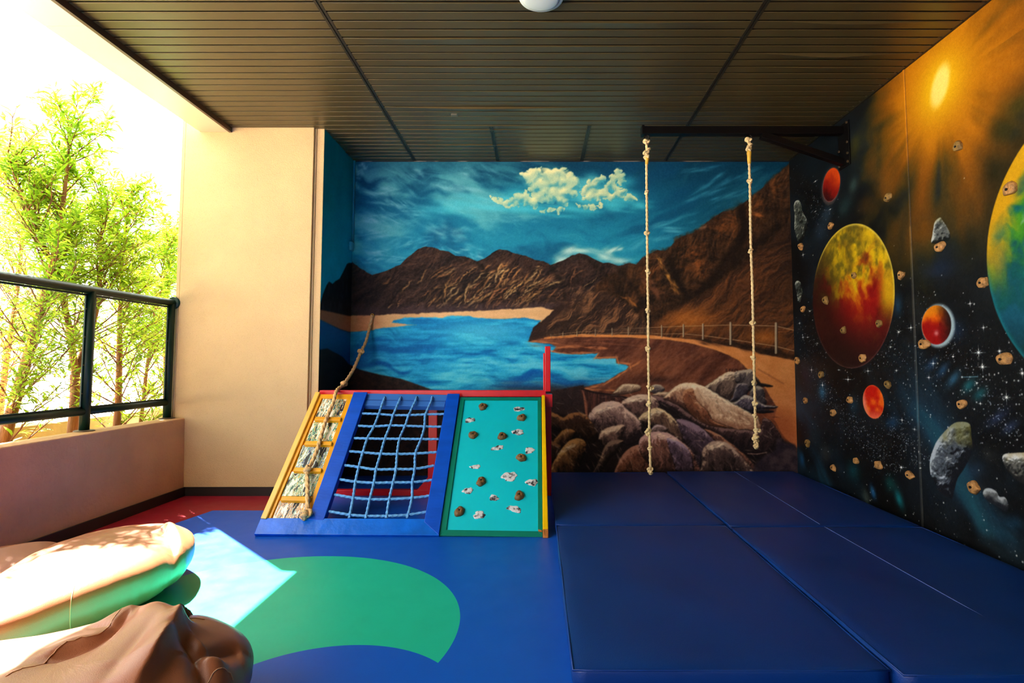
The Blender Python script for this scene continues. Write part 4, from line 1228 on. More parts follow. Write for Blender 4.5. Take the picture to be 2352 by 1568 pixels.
base = colmix(mar, (16, 84, 192), (140, 20, 38))
base = colmix(ring, base, (28, 182, 148))
no = nt.nodes.new('ShaderNodeTexNoise')
no.inputs['Scale'].default_value = 3.5
no.inputs['Detail'].default_value = 8
nt.links.new(geo.outputs['Position'], no.inputs[0])
mr = nt.nodes.new('ShaderNodeMapRange')
mr.inputs['To Min'].default_value, mr.inputs['To Max'].default_value = .93, 1.07
nt.links.new(no.outputs[0], mr.inputs[0])
vs = nt.nodes.new('ShaderNodeVectorMath')
vs.operation = 'SCALE'
nt.links.new(base, vs.inputs[0])
nt.links.new(mr.outputs[0], vs.inputs['Scale'])
nt.links.new(vs.outputs[0], B.inputs['Base Color'])
rr = nt.nodes.new('ShaderNodeMapRange')
rr.inputs['To Min'].default_value, rr.inputs['To Max'].default_value = .26, .46
no2 = nt.nodes.new('ShaderNodeTexNoise')
no2.inputs['Scale'].default_value = 9
no2.inputs['Detail'].default_value = 6
nt.links.new(geo.outputs['Position'], no2.inputs[0])
nt.links.new(no2.outputs[0], rr.inputs[0])
nt.links.new(rr.outputs[0], B.inputs['Roughness'])
no3 = nt.nodes.new('ShaderNodeTexNoise')
no3.inputs['Scale'].default_value = 120
nt.links.new(geo.outputs['Position'], no3.inputs[0])
bp = nt.nodes.new('ShaderNodeBump')
bp.inputs['Strength'].default_value = .06
bp.inputs['Distance'].default_value = .004
nt.links.new(no3.outputs[0], bp.inputs['Height'])
nt.links.new(bp.outputs[0], B.inputs['Normal'])
struct(MB().box(-2.66, -3.5, -.12, RIGHT_X + .1, BACK_Y + .1, 0), 'floor', fm)

# outside: pale ground, planter bed with its outer kerb
struct(MB().box(-60, -40, -.6, -2.7, 60, -.5), 'ground_outside', mat('pale paving outside', (214, 206, 190), .8, var=.08))
struct(MB().box(-3.50, -3.5, -.5, -2.74, 9, .16), 'planter_ground', mat('planter soil', (120, 90, 58), .9, var=.3, vsc=9, bump=.8, bsc=30))
struct(MB().box(-3.68, -3.5, -.5, -3.50, 9, .515), 'kerb', mat('yellowed planter kerb', (206, 176, 120), .8, var=.2, vsc=5, bump=.4, bsc=30))
# ------------------------------------------------------------------ sloping climbing frame
PB, PT = Vector((0, 3.19, .02)), Vector((0, 4.062, .735))
PD = (PT - PB).normalized()
PN = Vector((0, -PD.z, PD.y))            # outward normal of the slope


def pl(x, y, off=0.0):
    """point of the sloping face seen at a pixel, lifted by off"""
    r = Vector(ray(x, y))
    c = Vector((0, 0, CAM_H))
    t = ((PB + PN * off) - c).dot(PN) / r.dot(PN)
    return c + r * t


def slab(px, th, off=0.0):
    """board on the slope: outline as seen, front face at off, body behind it"""
    m = MB()
    m.prism([pl(x, y, off) for x, y in px], -PN * th)
    return m


blue = mat('glossy blue paint', (0, 76, 196), .45, var=.10, vsc=5, bump=.10, bsc=25, stretch=(1, 3, 3), spec=.25)
blue_l = mat('paler blue paint', (52, 108, 190), .4, var=.08, vsc=5, bump=.1, bsc=25)
blue_w = mat('worn glossy light blue paint', (0, 100, 214), .30, var=.18, vsc=9, bump=.4, bsc=14, spec=.4)
yel = mat('amber gloss paint', (232, 158, 16), .3, var=.12, vsc=6, bump=.15, bsc=30, spec=.4)
yel2 = mat('yellow gloss paint', (246, 196, 8), .32, var=.08, vsc=6, bump=.1, bsc=30, spec=.4)
red = mat('red gloss paint', (206, 16, 30), .3, var=.08, vsc=6, bump=.1, bsc=30, spec=.4)
grn = mat('green gloss paint', (4, 120, 100), .32, var=.10, vsc=6, bump=.1, bsc=30, spec=.4)
teal = mat('turquoise paint', (0, 196, 214), .38, var=.035, vsc=2.0, bump=.08, bsc=8, coat=.15)
wornwood = mat('bare chipped wood', (176, 106, 42), .6, var=.3, vsc=40, bump=.5, bsc=60)

fr = thing('climbing_ramp', (-.77, 3.6, 0), 'sloping wooden climbing ramp in red, blue, yellow and turquoise with rope net', 'climbing ramp')
# blue rails and boards
slab([(812.5, 900), (843.7, 900), (743.7, 1193), (707, 1193)], .045, .028).build('rail', blue, fr, bevel=.003)
slab([(1027.5, 903.5), (1056, 903.5), (1008, 1229), (974, 1198)], .045, .028).build('rail', blue, fr, bevel=.003)
o = slab([(599, 1189), (975, 1191), (1008, 1229), (583.5, 1226)], .03, .026)
o.build('bottom_board', blue_w, fr, bevel=.002)
hb = slab([(843, 903), (1028, 906), (1021, 933), (836, 930)], .04, .004)
hb = hb.build('rope_board', blue_l, fr, bevel=.003)
slab([(841, 917), (1024, 920), (1023.6, 921.5), (840.6, 918.5)], .002, .0062).build('groove', mat('shadow blue', (30, 76, 150), .5), hb)
hm = mat('drilled hole', (14, 12, 16), .9)
for x in (883.5, 920, 957, 992.5):
    c_ = pl(x, 912, .0045)
    MB().tube([c_, c_ + PN * .0015], .009, 14).build('rope_hole', hm, hb)
# red posts, bars and gussets of the upright frame behind
MB().box(-1.573, 4.068, .705, .06, 4.125, .752).build('top_bar', red, fr, bevel=.004)
MB().box(.052, 4.03, .745, .092, 4.12, 1.068).box(.040, 4.09, .745, .052, 4.12, 1.02).build('handrail_post', red, fr, bevel=.004)
MB().box(.046, 4.02, .635, .105, 4.13, .725).build('corner_block', red, fr, bevel=.003)
dred = red
MB().box(.058, 4.05, .03, .098, 4.12, .64).build('post', dred, fr, bevel=.003)
MB().box(-.789, 4.09, .03, -.726, 4.13, .71).build('post', dred, fr, bevel=.003)
MB().box(-1.56, 4.09, .03, -1.50, 4.13, .71).build('post', dred, fr, bevel=.003)
MB().box(-1.56, 4.085, 0, .098, 4.135, .04).build('bottom_bar', dred, fr, bevel=.003)
for sx_ in (-1, 1):
    xa = -.789 if sx_ < 0 else -.726
    MB().prism([(xa, 4.094, .705), (xa + sx_ * .07, 4.094, .705), (xa, 4.094, .62)], (0, .03, 0)).build('gusset', dred, fr)
MB().prism([(-.789, 4.094, .035), (-.789 - .08, 4.094, .035), (-.789, 4.094, .13)], (0, .03, 0)).build('gusset', dred, fr)
# left panel: yellow frame with mosaic pictures and rungs
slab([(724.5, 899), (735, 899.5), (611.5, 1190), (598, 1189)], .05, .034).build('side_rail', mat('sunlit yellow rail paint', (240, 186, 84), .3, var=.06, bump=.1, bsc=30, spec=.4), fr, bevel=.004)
slab([(735, 906), (812, 906), (704, 1190), (611, 1190)], .012, .008).build('panel', yel, fr)
slab([(735.5, 905), (743, 905), (622, 1190), (611.5, 1190)], .012, .020).build('panel_trim', yel, fr, bevel=.002)
slab([(800.8, 905), (811.5, 905), (712, 1185), (703, 1180)], .012, .020).build('panel_trim', yel, fr, bevel=.002)
slab([(742, 905), (802, 905), (800, 915), (739, 914)], .012, .020).build('panel_trim', yel, fr, bevel=.002)

def mosaic(k, cols, rot):
    """torn-paper picture: long dabs of colour in the five tones given"""
    cm = bpy.data.materials.new('mosaic of paint dabs')
    cm.use_nodes = True
    nt = cm.node_tree
    Bc = nt.nodes['Principled BSDF']
    Bc.inputs['Roughness'].default_value = .45
    tc = nt.nodes.new('ShaderNodeTexCoord')
    mpn = nt.nodes.new('ShaderNodeMapping')
    mpn.inputs['Rotation'].default_value = (0, 0, rot)
    mpn.inputs['Location'].default_value = (k * 3.1, k, 0)
    mpn.inputs['Scale'].default_value = (1.0, .24, .24)
    mp0 = nt.nodes.new('ShaderNodeMapping')
    mp0.inputs['Rotation'].default_value = (-math.atan2(PD.z, PD.y), 0, 0)
    nt.links.new(tc.outputs['Object'], mp0.inputs[0])
    nt.links.new(mp0.outputs[0], mpn.inputs[0])
    n1 = nt.nodes.new('ShaderNodeTexNoise')
    n1.inputs['Scale'].default_value = 84
    n1.inputs['Detail'].default_value = 2.0
    n1.inputs['Distortion'].default_value = 1.1
    n2 = nt.nodes.new('ShaderNodeTexNoise')
    n2.inputs['Scale'].default_value = 38
    n2.inputs['Detail'].default_value = 2.0
    n2.inputs['Distortion'].default_value = .8
    nt.links.new(mpn.outputs[0], n1.inputs[0])
    nt.links.new(mpn.outputs[0], n2.inputs[0])
    cr = nt.nodes.new('ShaderNodeValToRGB')
    cr.color_ramp.interpolation = 'CONSTANT'
    el = cr.color_ramp.elements
    st = [0, .36, .43, .49, .55, .62]
    el[0].position, el[0].color = 0, (*lin(cols[0]), 1)
    el[1].position, el[1].color = st[5], (*lin(cols[5]), 1)
    for p_, c_ in zip(st[1:5], cols[1:5]):
        el.new(p_).color = (*lin(c_), 1)
    nt.links.new(n1.outputs[0], cr.inputs[0])
    cw = nt.nodes.new('ShaderNodeValToRGB')
    cw.color_ramp.interpolation = 'CONSTANT'
    e2 = cw.color_ramp.elements
    e2[0].position, e2[0].color = 0, (*lin((26, 30, 40)), 1)
    e2[1].position, e2[1].color = .58, (*lin((244, 240, 224)), 1)
    m_ = e2.new(.40)
    m_.color = (*lin(cols[2]), 1)
    nt.links.new(n2.outputs[0], cw.inputs[0])
    ab = nt.nodes.new('ShaderNodeMath')
    ab.operation = 'COMPARE'
    ab.inputs[1].default_value = .49
    ab.inputs[2].default_value = .085
    nt.links.new(n2.outputs[0], ab.inputs[0])
    mx = nt.nodes.new('ShaderNodeMix')
    mx.data_type = 'RGBA'
    nt.links.new(ab.outputs[0], mx.inputs[0])
    nt.links.new(cw.outputs[0], mx.inputs[6])
    nt.links.new(cr.outputs[0], mx.inputs[7])
    nt.links.new(mx.outputs[2], Bc.inputs['Base Color'])
    bp = nt.nodes.new('ShaderNodeBump')
    bp.inputs['Strength'].default_value = .4
    bp.inputs['Distance'].default_value = .003
    nt.links.new(n1.outputs[0], bp.inputs['Height'])
    nt.links.new(bp.outputs[0], Bc.inputs['Normal'])
    return cm


def fa(*pts):
    return [(560 + x / 3.92, 860 + y / 3.92) for x, y in pts]


PAL = [[(30, 40, 60), (20, 130, 118), (236, 232, 214), (214, 150, 40), (90, 130, 90), (210, 220, 210)],
       [(20, 60, 60), (10, 140, 124), (230, 232, 210), (222, 160, 30), (40, 160, 130), (130, 190, 170)],
       [(60, 70, 110), (120, 140, 160), (232, 230, 224), (90, 160, 170), (190, 170, 90), (60, 120, 110)],
       [(50, 80, 80), (110, 160, 120), (236, 236, 220), (60, 150, 130), (222, 190, 110), (150, 180, 170)],
       [(80, 90, 110), (220, 160, 60), (238, 220, 196), (120, 130, 140), (226, 170, 120), (130, 180, 170)]]
for kq, q in enumerate(([(715, 215), (940, 215), (890, 380), (645, 380)], [(632, 412), (868, 412), (822, 597), (556, 597)], [(533, 635), (787, 637), (717, 855), (455, 850)], [(432, 873), (702, 873), (618, 1092), (340, 1092)], [(322, 1136), (598, 1136), (562, 1298), (258, 1298)])):
    slab(fa(*q), .006, .013).build('mosaic_picture', mosaic(kq, PAL[kq], -.35), fr)
for q in ([(650, 376), (878, 380), (870, 412), (634, 408)], [(560, 594), (797, 598), (788, 632), (540, 628)], [(458, 832), (705, 838), (694, 872), (440, 866)], [(345, 1090), (608, 1094), (596, 1136), (326, 1130)]):
    slab(fa(*q), .03, .036).build('rung', yel, fr, bevel=.005)


# right panel: turquoise board in a green frame, yellow side rail
def fb(*pts):
    return [(900 + x / 3.136, 760 + y / 3.136) for x, y in pts]


slab([(1057.8, 912.4), (1242.8, 912.4), (1246, 1232), (1008.6, 1229)], .03, .010).build('panel', teal, fr)
for q in ([(495, 478), (1075, 478), (1075, 495), (490, 495)], [(495, 478), (522, 495), (392, 1432), (340, 1470)], [(1050, 495), (1075, 495), (1087, 1480), (1052, 1440)], [(388, 1430), (1052, 1440), (1087, 1482), (340, 1472)]):
    slab(fb(*q), .03, .018).build('panel_trim', grn, fr, bevel=.002)
slab(fb((1080, 460), (1103, 460), (1127, 1425), (1087, 1425)), .05, .034).build('side_rail', yel2, fr, bevel=.004)
slab(fb((1087, 1425), (1127, 1425), (1129, 1487), (1088, 1487)), .048, .032).build('rail_end', wornwood, fr, bevel=.004)
slab(fb((1053, 1427), (1080, 1434), (1084, 1446), (1058, 1443)), .004, .022).build('chipped_corner', wornwood, fr)


# holds screwed to the turquoise board, and stones painted in relief on it
def hold_mesh(seed, sx_=1.0, sy_=1.0, depth=.7, kind='blob'):
    """lumpy resin hold, unit size, standing on z = 0; returns body and bolt hole meshes"""
    r = random.Random(seed)
    nseg, nr = 26, 9
    ph = [r.uniform(0, 6.28) for _ in range(5)]
    am = [r.uniform(.03, .10) for _ in range(5)]
    vs, fs = [], []
    for i in range(nr + 1):
        t = i / nr
        for k in range(nseg):
            a = 2 * math.pi * k / nseg
            rad = 1 + am[0] * math.cos(2 * a + ph[0]) + am[1] * math.cos(3 * a + ph[1]) + am[2] * .7 * math.cos(5 * a + ph[2])
            q = math.cos(t * math.pi / 2) ** .55
            z = math.sin(t * math.pi / 2) ** 1.1 * depth
            z *= 1 + .12 * math.cos(2 * a + ph[3]) * (1 - t) + .05 * math.cos(4 * a + ph[4])
            q *= 1 + .02 * math.sin(7 * a + 5 * t + ph[2]) * (1 - t)
            if t > .8:
                z -= .16 * (t - .8) * 5 * depth
            vs.append((rad * q * math.cos(a) * sx_, rad * q * math.sin(a) * sy_, z))
    for i in range(nr):
        for k in range(nseg):
            k2 = (k + 1) % nseg
            fs.append((i * nseg + k, i * nseg + k2, (i + 1) * nseg + k2, (i + 1) * nseg + k))
    fs.append(tuple(range(nseg - 1, -1, -1)))
    fs.append(tuple(nr * nseg + k for k in range(nseg)))
    return vs, fs


hold_m = mat('brown resin hold', (108, 76, 38), .55, var=.32, vsc=18, bump=.8, bsc=45)
hold_l = mat('tan resin hold', (186, 134, 76), .6, var=.38, vsc=34, bump=1.0, bsc=60)
hold_g = mat('olive resin hold', (144, 110, 54), .6, var=.38, vsc=34, bump=1.0, bsc=60)
bolt_m = mat('dark bolt hole', (14, 11, 10), .5)
stone_m = mat('white and grey stone paint', (34, 34, 44), .5, col2=(214, 216, 222), vsc=42, bump=.5, bsc=45, fac=(.38, .52))
Mslope = Matrix(((1, 0, 0), (0, PD.y, PN.y), (0, PD.z, PN.z)))
rr_ = random.Random(5)
for k, (x, y) in enumerate([(655, 548), (935, 627), (585, 752), (795, 760), (932, 915), (643, 1087), (918, 1188), (487, 1303)]):
    c_ = pl(*fb((x, y))[0], .010)
    vs, fs = hold_mesh(20 + k, 1, 1.15, .8)
    a_ = rr_.uniform(0, 6.28)
    R_ = Matrix.Rotation(a_, 3, 'Z')
    s_ = .0285
    h_ = MB().add([c_ + Mslope @ (R_ @ Vector(v) * s_) for v in vs], fs).build('climbing_hold', hold_m, fr, smooth=True)
    MB().tube([c_ + PN * s_ * .5, c_ + PN * s_ * .74], .0062, 12).build('bolt_hole', bolt_m, h_)
for k, (x, y, w_, h_, a_) in enumerate([(915, 562, 70, 34, .25), (562, 642, 60, 38, .35), (908, 728, 85, 36, .1), (762, 842, 78, 32, .2), (992, 860, 72, 36, .35), (602, 978, 70, 26, -.05), (848, 1047, 105, 56, .45), (1010, 1090, 75, 46, .3), (548, 1150, 72, 36, .45), (735, 1202, 66, 34, 0), (883, 1282, 90, 40, -.2), (630, 1325, 84, 42, 0)]):
    c_ = pl(*fb((x, y))[0], .0102)
    sc = c_.y / F_PX / 3.136
    r = random.Random(90 + k)
    vs, fs = [], []
    nseg, nr = 40, 6
    p1, p2, p3 = r.uniform(0, 6), r.uniform(0, 6), r.uniform(0, 6)
    for i in range(nr + 1):
        t = i / nr
        for j in range(nseg):
            a = 2 * math.pi * j / nseg
            rad = (1 + .14 * math.cos(2 * a + p1) + .12 * math.cos(3 * a + p2) + .09 * math.cos(6 * a + p3)) * math.cos(t * math.pi / 2)
            v = Vector((rad * math.cos(a) * w_ / 2 * sc * 1.08, rad * math.sin(a) * h_ / 2 * sc * 1.4, .004 * math.sin(t * math.pi / 2) ** .5))
            vs.append(c_ + Mslope @ (Matrix.Rotation(a_, 3, 'Z') @ v))
    for i in range(nr):
        for j in range(nseg):
            j2 = (j + 1) % nseg
            fs.append((i * nseg + j, i * nseg + j2, (i + 1) * nseg + j2, (i + 1) * nseg + j))
    MB().add(vs, fs).build('painted_stone', stone_m, fr, smooth=True)

# rope net
net_m = mat('light blue twisted rope', (92, 160, 226), .6, var=.18, vsc=60, bump=.5, bsc=200)
V1 = [[(1268, 205), (1255, 240), (1215, 355), (1170, 470), (1112, 575), (1072, 700), (1035, 830), (1005, 965), (985, 1105), (955, 1262), (950, 1292)],
      [(1412, 205), (1400, 235), (1345, 365), (1318, 458), (1270, 578), (1232, 712), (1190, 855), (1172, 970), (1135, 1120), (1104, 1265), (1099, 1294)],
      [(1556, 205), (1545, 235), (1485, 365), (1453, 460), (1402, 578), (1380, 715), (1370, 850), (1345, 970), (1310, 1120), (1287, 1268), (1284, 1294)]]
V1 = [fa(*v) for v in V1] + [fb((290, 475), (282, 510), (242, 602), (235, 688), (210, 778), (170, 882), (165, 992), (148, 1088), (145, 1200), (118, 1320), (108, 1347))]
for v in V1:
    P = ease([pl(x, y, .004 if i == 0 else .020 if i < 3 else .016) for i, (x, y) in enumerate(v)], 8)
    MB().tube(resample(P, .0032), .0076, 12, twist=190, depth=.20).build('net_rope', net_m, fr, smooth=True)
Hh = [[(832, 949.3)] + [(870, 950.5), (903, 953), (938.8, 953), (977, 951.5)] + [(1021, 950.5)],
      [(823, 977.5), (858.5, 979), (896.2, 976.8), (931, 977.5), (975, 979), (1013.5, 979.5)],
      [(813.5, 1006), (843.7, 1006.7), (884, 1007.4), (917.7, 1007.4), (967, 1008), (1007.5, 1008)],
      [(803, 1036), (833.5, 1038.5), (874.3, 1041.9), (912, 1042.4), (954, 1041.3), (1003, 1038)],
      [(792, 1068), (824, 1072.2), (863.6, 1077.7), (909.5, 1077), (952.6, 1076.4), (997, 1069)],
      [(781, 1100.5), (816.4, 1106), (859, 1108.4), (903, 1107.6), (947.2, 1107.2), (992, 1102)],
      [(768.5, 1135.5), (811.3, 1142.7), (849.5, 1146.2), (894.2, 1146), (946, 1143.2), (986, 1138.5)],
      [(756, 1174), (804, 1182), (841.6, 1184.4), (888, 1184.8), (937.6, 1182), (979, 1175.5)]]
for h in Hh:
    P = ease([pl(x, y, .010 if i in (0, 5) else .012) for i, (x, y) in enumerate(h)], 10)
    MB().tube(resample(P, .0032), .0076, 12, twist=190, depth=.20).build('net_rope', net_m, fr, smooth=True)

# ------------------------------------------------------------------ crash mats
vin = mat('navy blue vinyl', (0, 50, 124), .45, var=.10, vsc=1.6, bump=.12, bsc=240, spec=.4)
seam_m = mat('seam thread', (80, 100, 170), .6)


def crash_mat(x0, y0, x1, y1, h, label, seed):
    r = np.random.RandomState(seed)
    n = 34
    m = MB()
    xs, ys_ = np.linspace(x0, x1, n), np.linspace(y0, y1, n)
    ring_ = [(.0, .0, 0), (.0, .0, .35), (.0, .0, .8), (.004, .004, .93), (.012, .012, .985), (.024, .024, 1.0)]
    t = thing('crash_mat', ((x0 + x1) / 2, (y0 + y1) / 2, 0), label, 'mat', 'navy vinyl crash mats on the floor')
    # top surface with faint waves, skirt rolled over the rim
    ph = r.rand(4) * 6
    def z(x, y):
        e = min(x - x0, x1 - x, y - y0, y1 - y)
        return h * (1 - .10 * math.exp(-e / .02)) + .0022 * math.sin(x * 7 + ph[0]) * math.sin(y * 5 + ph[1]) + .0012 * math.sin(x * 13 + y * 9 + ph[2])
    vs = []
    for j in range(n):
        for i in range(n):
            u, v = i / (n - 1), j / (n - 1)
            u = .5 - .5 * math.cos(math.pi * u) if False else u
            x = x0 + .016 + (x1 - x0 - .032) * u
            y = y0 + .016 + (y1 - y0 - .032) * v
            vs.append((x, y, z(x, y)))
    fs = [(j * n + i, j * n + i + 1, (j + 1) * n + i + 1, (j + 1) * n + i) for j in range(n - 1) for i in range(n - 1)]
    per = [(i, 0) for i in range(n - 1)] + [(n - 1, j) for j in range(n - 1)] + [(n - 1 - i, n - 1) for i in range(n - 1)] + [(0, n - 1 - j) for j in range(n - 1)]
    loops = [[j * n + i for i, j in per]]
    for out_, zf in ((.008, .97), (.014, .90), (.016, .80), (.016, .3), (.012, .0)):
        lp = []
        for i, j in per:
            bx, by, bz = vs[j * n + i]
            ox = -1 if i == 0 else 1 if i == n - 1 else 0
            oy = -1 if j == 0 else 1 if j == n - 1 else 0
            L_ = math.hypot(ox, oy)
            w_ = 1 + .15 * math.sin(bx * 9 + by * 11 + ph[3])
            lp.append(len(vs))
            vs.append((bx + ox / L_ * out_ * w_, by + oy / L_ * out_ * w_, h * zf if zf < .95 else bz * .97))
        loops.append(lp)
    for a_, b_ in zip(loops[:-1], loops[1:]):
        N = len(a_)
        for k in range(N):
            fs.append((a_[k], b_[k], b_[(k + 1) % N], a_[(k + 1) % N]))
    fs.append(tuple(loops[-1][::-1]))
    m.add(vs, fs).build('cover', vin, t, smooth=True)
    piping = MB()
    zz = h * .90
    P = [(x0 + .004, y0 + .004, zz), (x1 - .004, y0 + .004, zz), (x1 - .004, y1 - .004, zz), (x0 + .004, y1 - .004, zz)]
    Q = []
    for k in range(4):
        a, b = Vector(P[k]), Vector(P[(k + 1) % 4])
        Q += [a.lerp(b, s / 12) for s in range(12)]
    piping.tube(Q, .0032, 6, closed=True).build('piping', vin, t, smooth=True)
    return t


crash_mat(.100, 1.705, 1.038, 3.160, .062, 'navy crash mat nearest the camera, standing clear of both painted walls', 1)
crash_mat(.100, 3.170, 1.040, 4.640, .062, 'navy crash mat between the climbing ramp and the lake picture', 2)
ra = crash_mat(1.046, 1.665, 2.085, 3.110, .070, 'navy crash mat under the green planet, along the space painting', 3)
rb = crash_mat(1.048, 3.120, 2.085, 4.640, .070, 'navy crash mat in the corner where the lake and space pictures meet', 4)
for t, pts in ((ra, [(1.562, 1.69), (1.553, 2.4), (1.547, 3.09)]), (rb, [(1.545, 3.14), (1.570, 3.9), (1.592, 4.61)])):
    MB().tube(ease([(x, y, .0712) for x, y in pts], 14), .0018, 6).build('seam', seam_m, t, smooth=True)
# ------------------------------------------------------------------ wall bracket, knotted ropes, lamp, conduit
blk = mat('black painted steel', (9, 7, 7), .4, var=.2, bump=.1, bsc=50, spec=.2)
bolt_s = mat('worn bolt head', (120, 96, 70), .4, metal=.7)
BY = 3.93
br = thing('wall_bracket', (RIGHT_X, BY, 2.5), 'black steel bracket arm bolted high on the space painting, carrying two ropes', 'bracket')
MB().box(RIGHT_X - .012, BY - .085, 2.335, RIGHT_X, BY + .055, 2.655).build('wall_plate', blk, br, bevel=.003)
arm = MB().box(.755, BY - .028, 2.578, RIGHT_X - .008, BY + .028, 2.632).build('arm', blk, br, bevel=.003)
MB().box(.742, BY - .034, 2.572, .760, BY + .034, 2.638).build('end_cap', blk, arm, bevel=.002)
MB().beam((1.60, BY, 2.575), (RIGHT_X - .008, BY, 2.375), .045, .05, up=(0, 1, 0)).build('brace', blk, br, bevel=.003)
for y_, z_ in ((-.070, 2.64), (.040, 2.64), (-.07, 2.50), (.04, 2.47), (-.07, 2.36), (.04, 2.36), (-.07, 2.42)):
    MB().tube([(RIGHT_X - .020, BY + y_, z_), (RIGHT_X - .010, BY + y_, z_)], .0085, 6).build('bolt', bolt_s, br)

rope_m = mat('cream cotton rope', (238, 208, 150), .75, var=.14, vsc=50, bump=.5, bsc=220)
rope_b = mat('brown jute rope', (226, 180, 122), .8, var=.2, vsc=50, bump=.6, bsc=220)
tape_m = mat('yellow tape binding', (226, 176, 60), .45, var=.12, vsc=30, bump=.3, bsc=60)


def knot(c, s, ang, m_, parent, name='knot', lumpy=0, r=.0085):
    """an overhand knot: one closed trefoil of rope, pulled tight"""
    P = []
    rd = random.Random(int(c[2] * 1000) + lumpy)
    for i in range(60):
        t = 2 * math.pi * i / 60
        x, y, z = math.sin(t) + 2 * math.sin(2 * t), math.cos(t) - 2 * math.cos(2 * t), -math.sin(3 * t)
        v = Vector((x * .33, z * .42, y * .30)) * s
        v.rotate(Matrix.Rotation(ang, 3, 'Z'))
        v.rotate(Matrix.Rotation(rd.uniform(-.02, .02) + .5 * math.sin(ang), 3, 'Y'))
        P.append(Vector(c) + v)
    return MB().tube(P, r, 9, closed=True, twist=160, depth=.15).build(name, m_, parent, smooth=True)


def hang_rope(X, pts, knots, label, ztop, r, extras):
    t = thing('climbing_rope', (X, BY, ztop), label, 'rope', 'knotted ropes hanging from the black bracket')
    W = [Vector(at_y(x, y, BY)) for x, y in pts]
    W[0] = Vector((W[0].x, BY, 2.545))
    MB().tube(resample(ease(W, 26), .003), r, 12, twist=190, depth=.20).build('rope', rope_m, t, smooth=True)
    for k, (x, y, s) in enumerate(knots):
        knot(at_y(x, y, BY), s, k * 1.9, rope_m, t, r=r * .92)
    MB().tube([Vector((W[0].x, BY, 2.54)) + Vector((.018 * math.cos(a), 0, .022 * math.sin(a) + .015)) for a in [i * math.pi / 8 for i in range(-2, 15)]], .005, 8).build('hook', blk, t, smooth=True)
    for a, b, rr in extras:
        pa, pb = Vector(at_y(*a, BY)), Vector(at_y(*b, BY))
        MB().tube([pa.lerp(pb, i / 8) for i in range(9)], [rr * (1, 1.15, 1.2, 1.05, 1, .98, .95, .9, .8)[i] for i in range(9)], 12).build('tape_binding', tape_m, t, smooth=True)
    return t


def zc(x, y):
    return (1280 + x / 4.2, 340 + y / 4.2)


hang_rope(.78, [(1485.5, 312), (1485, 380), (1486.5, 540), (1487.5, 640), (1489, 720), (1489.5, 840), (1491.5, 920), (1491.5, 990), (1493.5, 1050), (1494, 1082)],
          [(1485, 326, .020), (1487, 345, .022), (1483.5, 352, .018), (1485.5, 362, .019), (1485.5, 441.5, .015), (1486, 536, .015), (1488, 623.5, .0155), (1488, 713, .016), (1488, 801, .0155), (1491, 889, .018), (1496, 892, .013), (1490.5, 927, .0165), (1489.5, 990, .020), (1488, 994, .017), (1493, 1028, .0155), (1493.5, 1078, .017), (1493.5, 1084, .014)],
          'cream knotted rope hanging from the free end of the black bracket', 2.57, .0085, [((1486.5, 362), (1485.3, 378), .0125)])
hang_rope(1.51, [(1721, 312), (1721, 372), (1722.5, 430), (1724.5, 560), (1727.5, 640), (1729.5, 720), (1731, 800), (1733, 880), (1734.5, 950), (1735.5, 985), (1736, 1022)],
          [(1719, 322, .020), (1722, 334, .018), (1720, 343, .020), (1722, 416, .0155), (1724, 576, .016), (1729, 742, .0165), (1730, 821, .0155), (1732, 879, .0165), (1734, 927, .0165), (1734.5, 955, .017), (1739, 989, .021), (1735, 1005, .022), (1737, 1014, .019), (1736.5, 1025, .014)],
          'cream knotted rope hanging nearer the bracket wall plate, ending in a lumpy knot', 2.57, .0085, [((1720.5, 345), (1721, 376), .014)])

# jute rope from a wall eye down over the climbing frame
jr = thing('knotted_rope', (-1.42, 4.78, 1.33), 'brown jute rope running from the painted beach down over the yellow panel', 'rope')
P = [Vector(at_y(855, 724, BACK_Y - .02)), Vector(at_y(850, 748, 4.76)), Vector(at_y(840, 785, 4.66)), Vector(at_y(829, 808, 4.58)), Vector(at_y(812, 847, 4.40)), Vector(at_y(790, 881, 4.20)), Vector(at_y(776, 893, 4.09)),
     pl(770, 905, .060), pl(765, 925, .054), pl(752, 955, .050), pl(742, 985, .050), pl(729, 1030, .048), pl(716, 1062, .050), pl(706, 1078, .054), pl(706, 1110, .050), pl(706, 1140, .050), pl(706, 1165, .046), pl(703, 1180, .044)]
MB().tube(resample(ease(P, 12), .004), .0115, 12, twist=130, depth=.2).build('rope', rope_b, jr, smooth=True)
for (c_, s_, a_) in ((P[3], .019, .4), (P[5], .019, 1.2), (P[13], .020, 2.0), (P[17], .026, .3), (P[17] + Vector((-.006, -.004, -.006)), .021, 1.7)):
    knot(c_, s_, a_, rope_b, jr, r=.012)
MB().tube([P[0] + Vector((.013 * math.cos(a), -.0, .013 * math.sin(a))) for a in [i * math.pi / 8 for i in range(16)]], .003, 8, closed=True).tube([P[0] + Vector((0, 0, .012)), P[0] + Vector((0, .02, .012))], .003, 8).build('wall_eye', mat('brass eye', (190, 150, 60), .35, metal=.8), jr, smooth=True)

# round ceiling lamp
lamp = thing('ceiling_lamp', (.017, 2.575, CEIL), 'round white flush lamp on the slatted ceiling', 'lamp')
wh = mat('white lamp plastic', (214, 220, 210), .35, var=.03)
M_ = Matrix.Translation((.017, 2.575, CEIL - .001)) @ Matrix.Scale(-1, 4, (0, 0, 1))
MB().lathe([(.106, 0), (.107, .008), (.103, .014), (.088, .016)], 48, M_).build('rim', wh, lamp, smooth=True)
MB().lathe([(.090, .012), (.0885, .019), (.075, .024), (.04, .028), (.001, .029)], 48, M_).build('lens', mat('opal lens', (206, 214, 204), .3, var=.02), lamp, smooth=True)

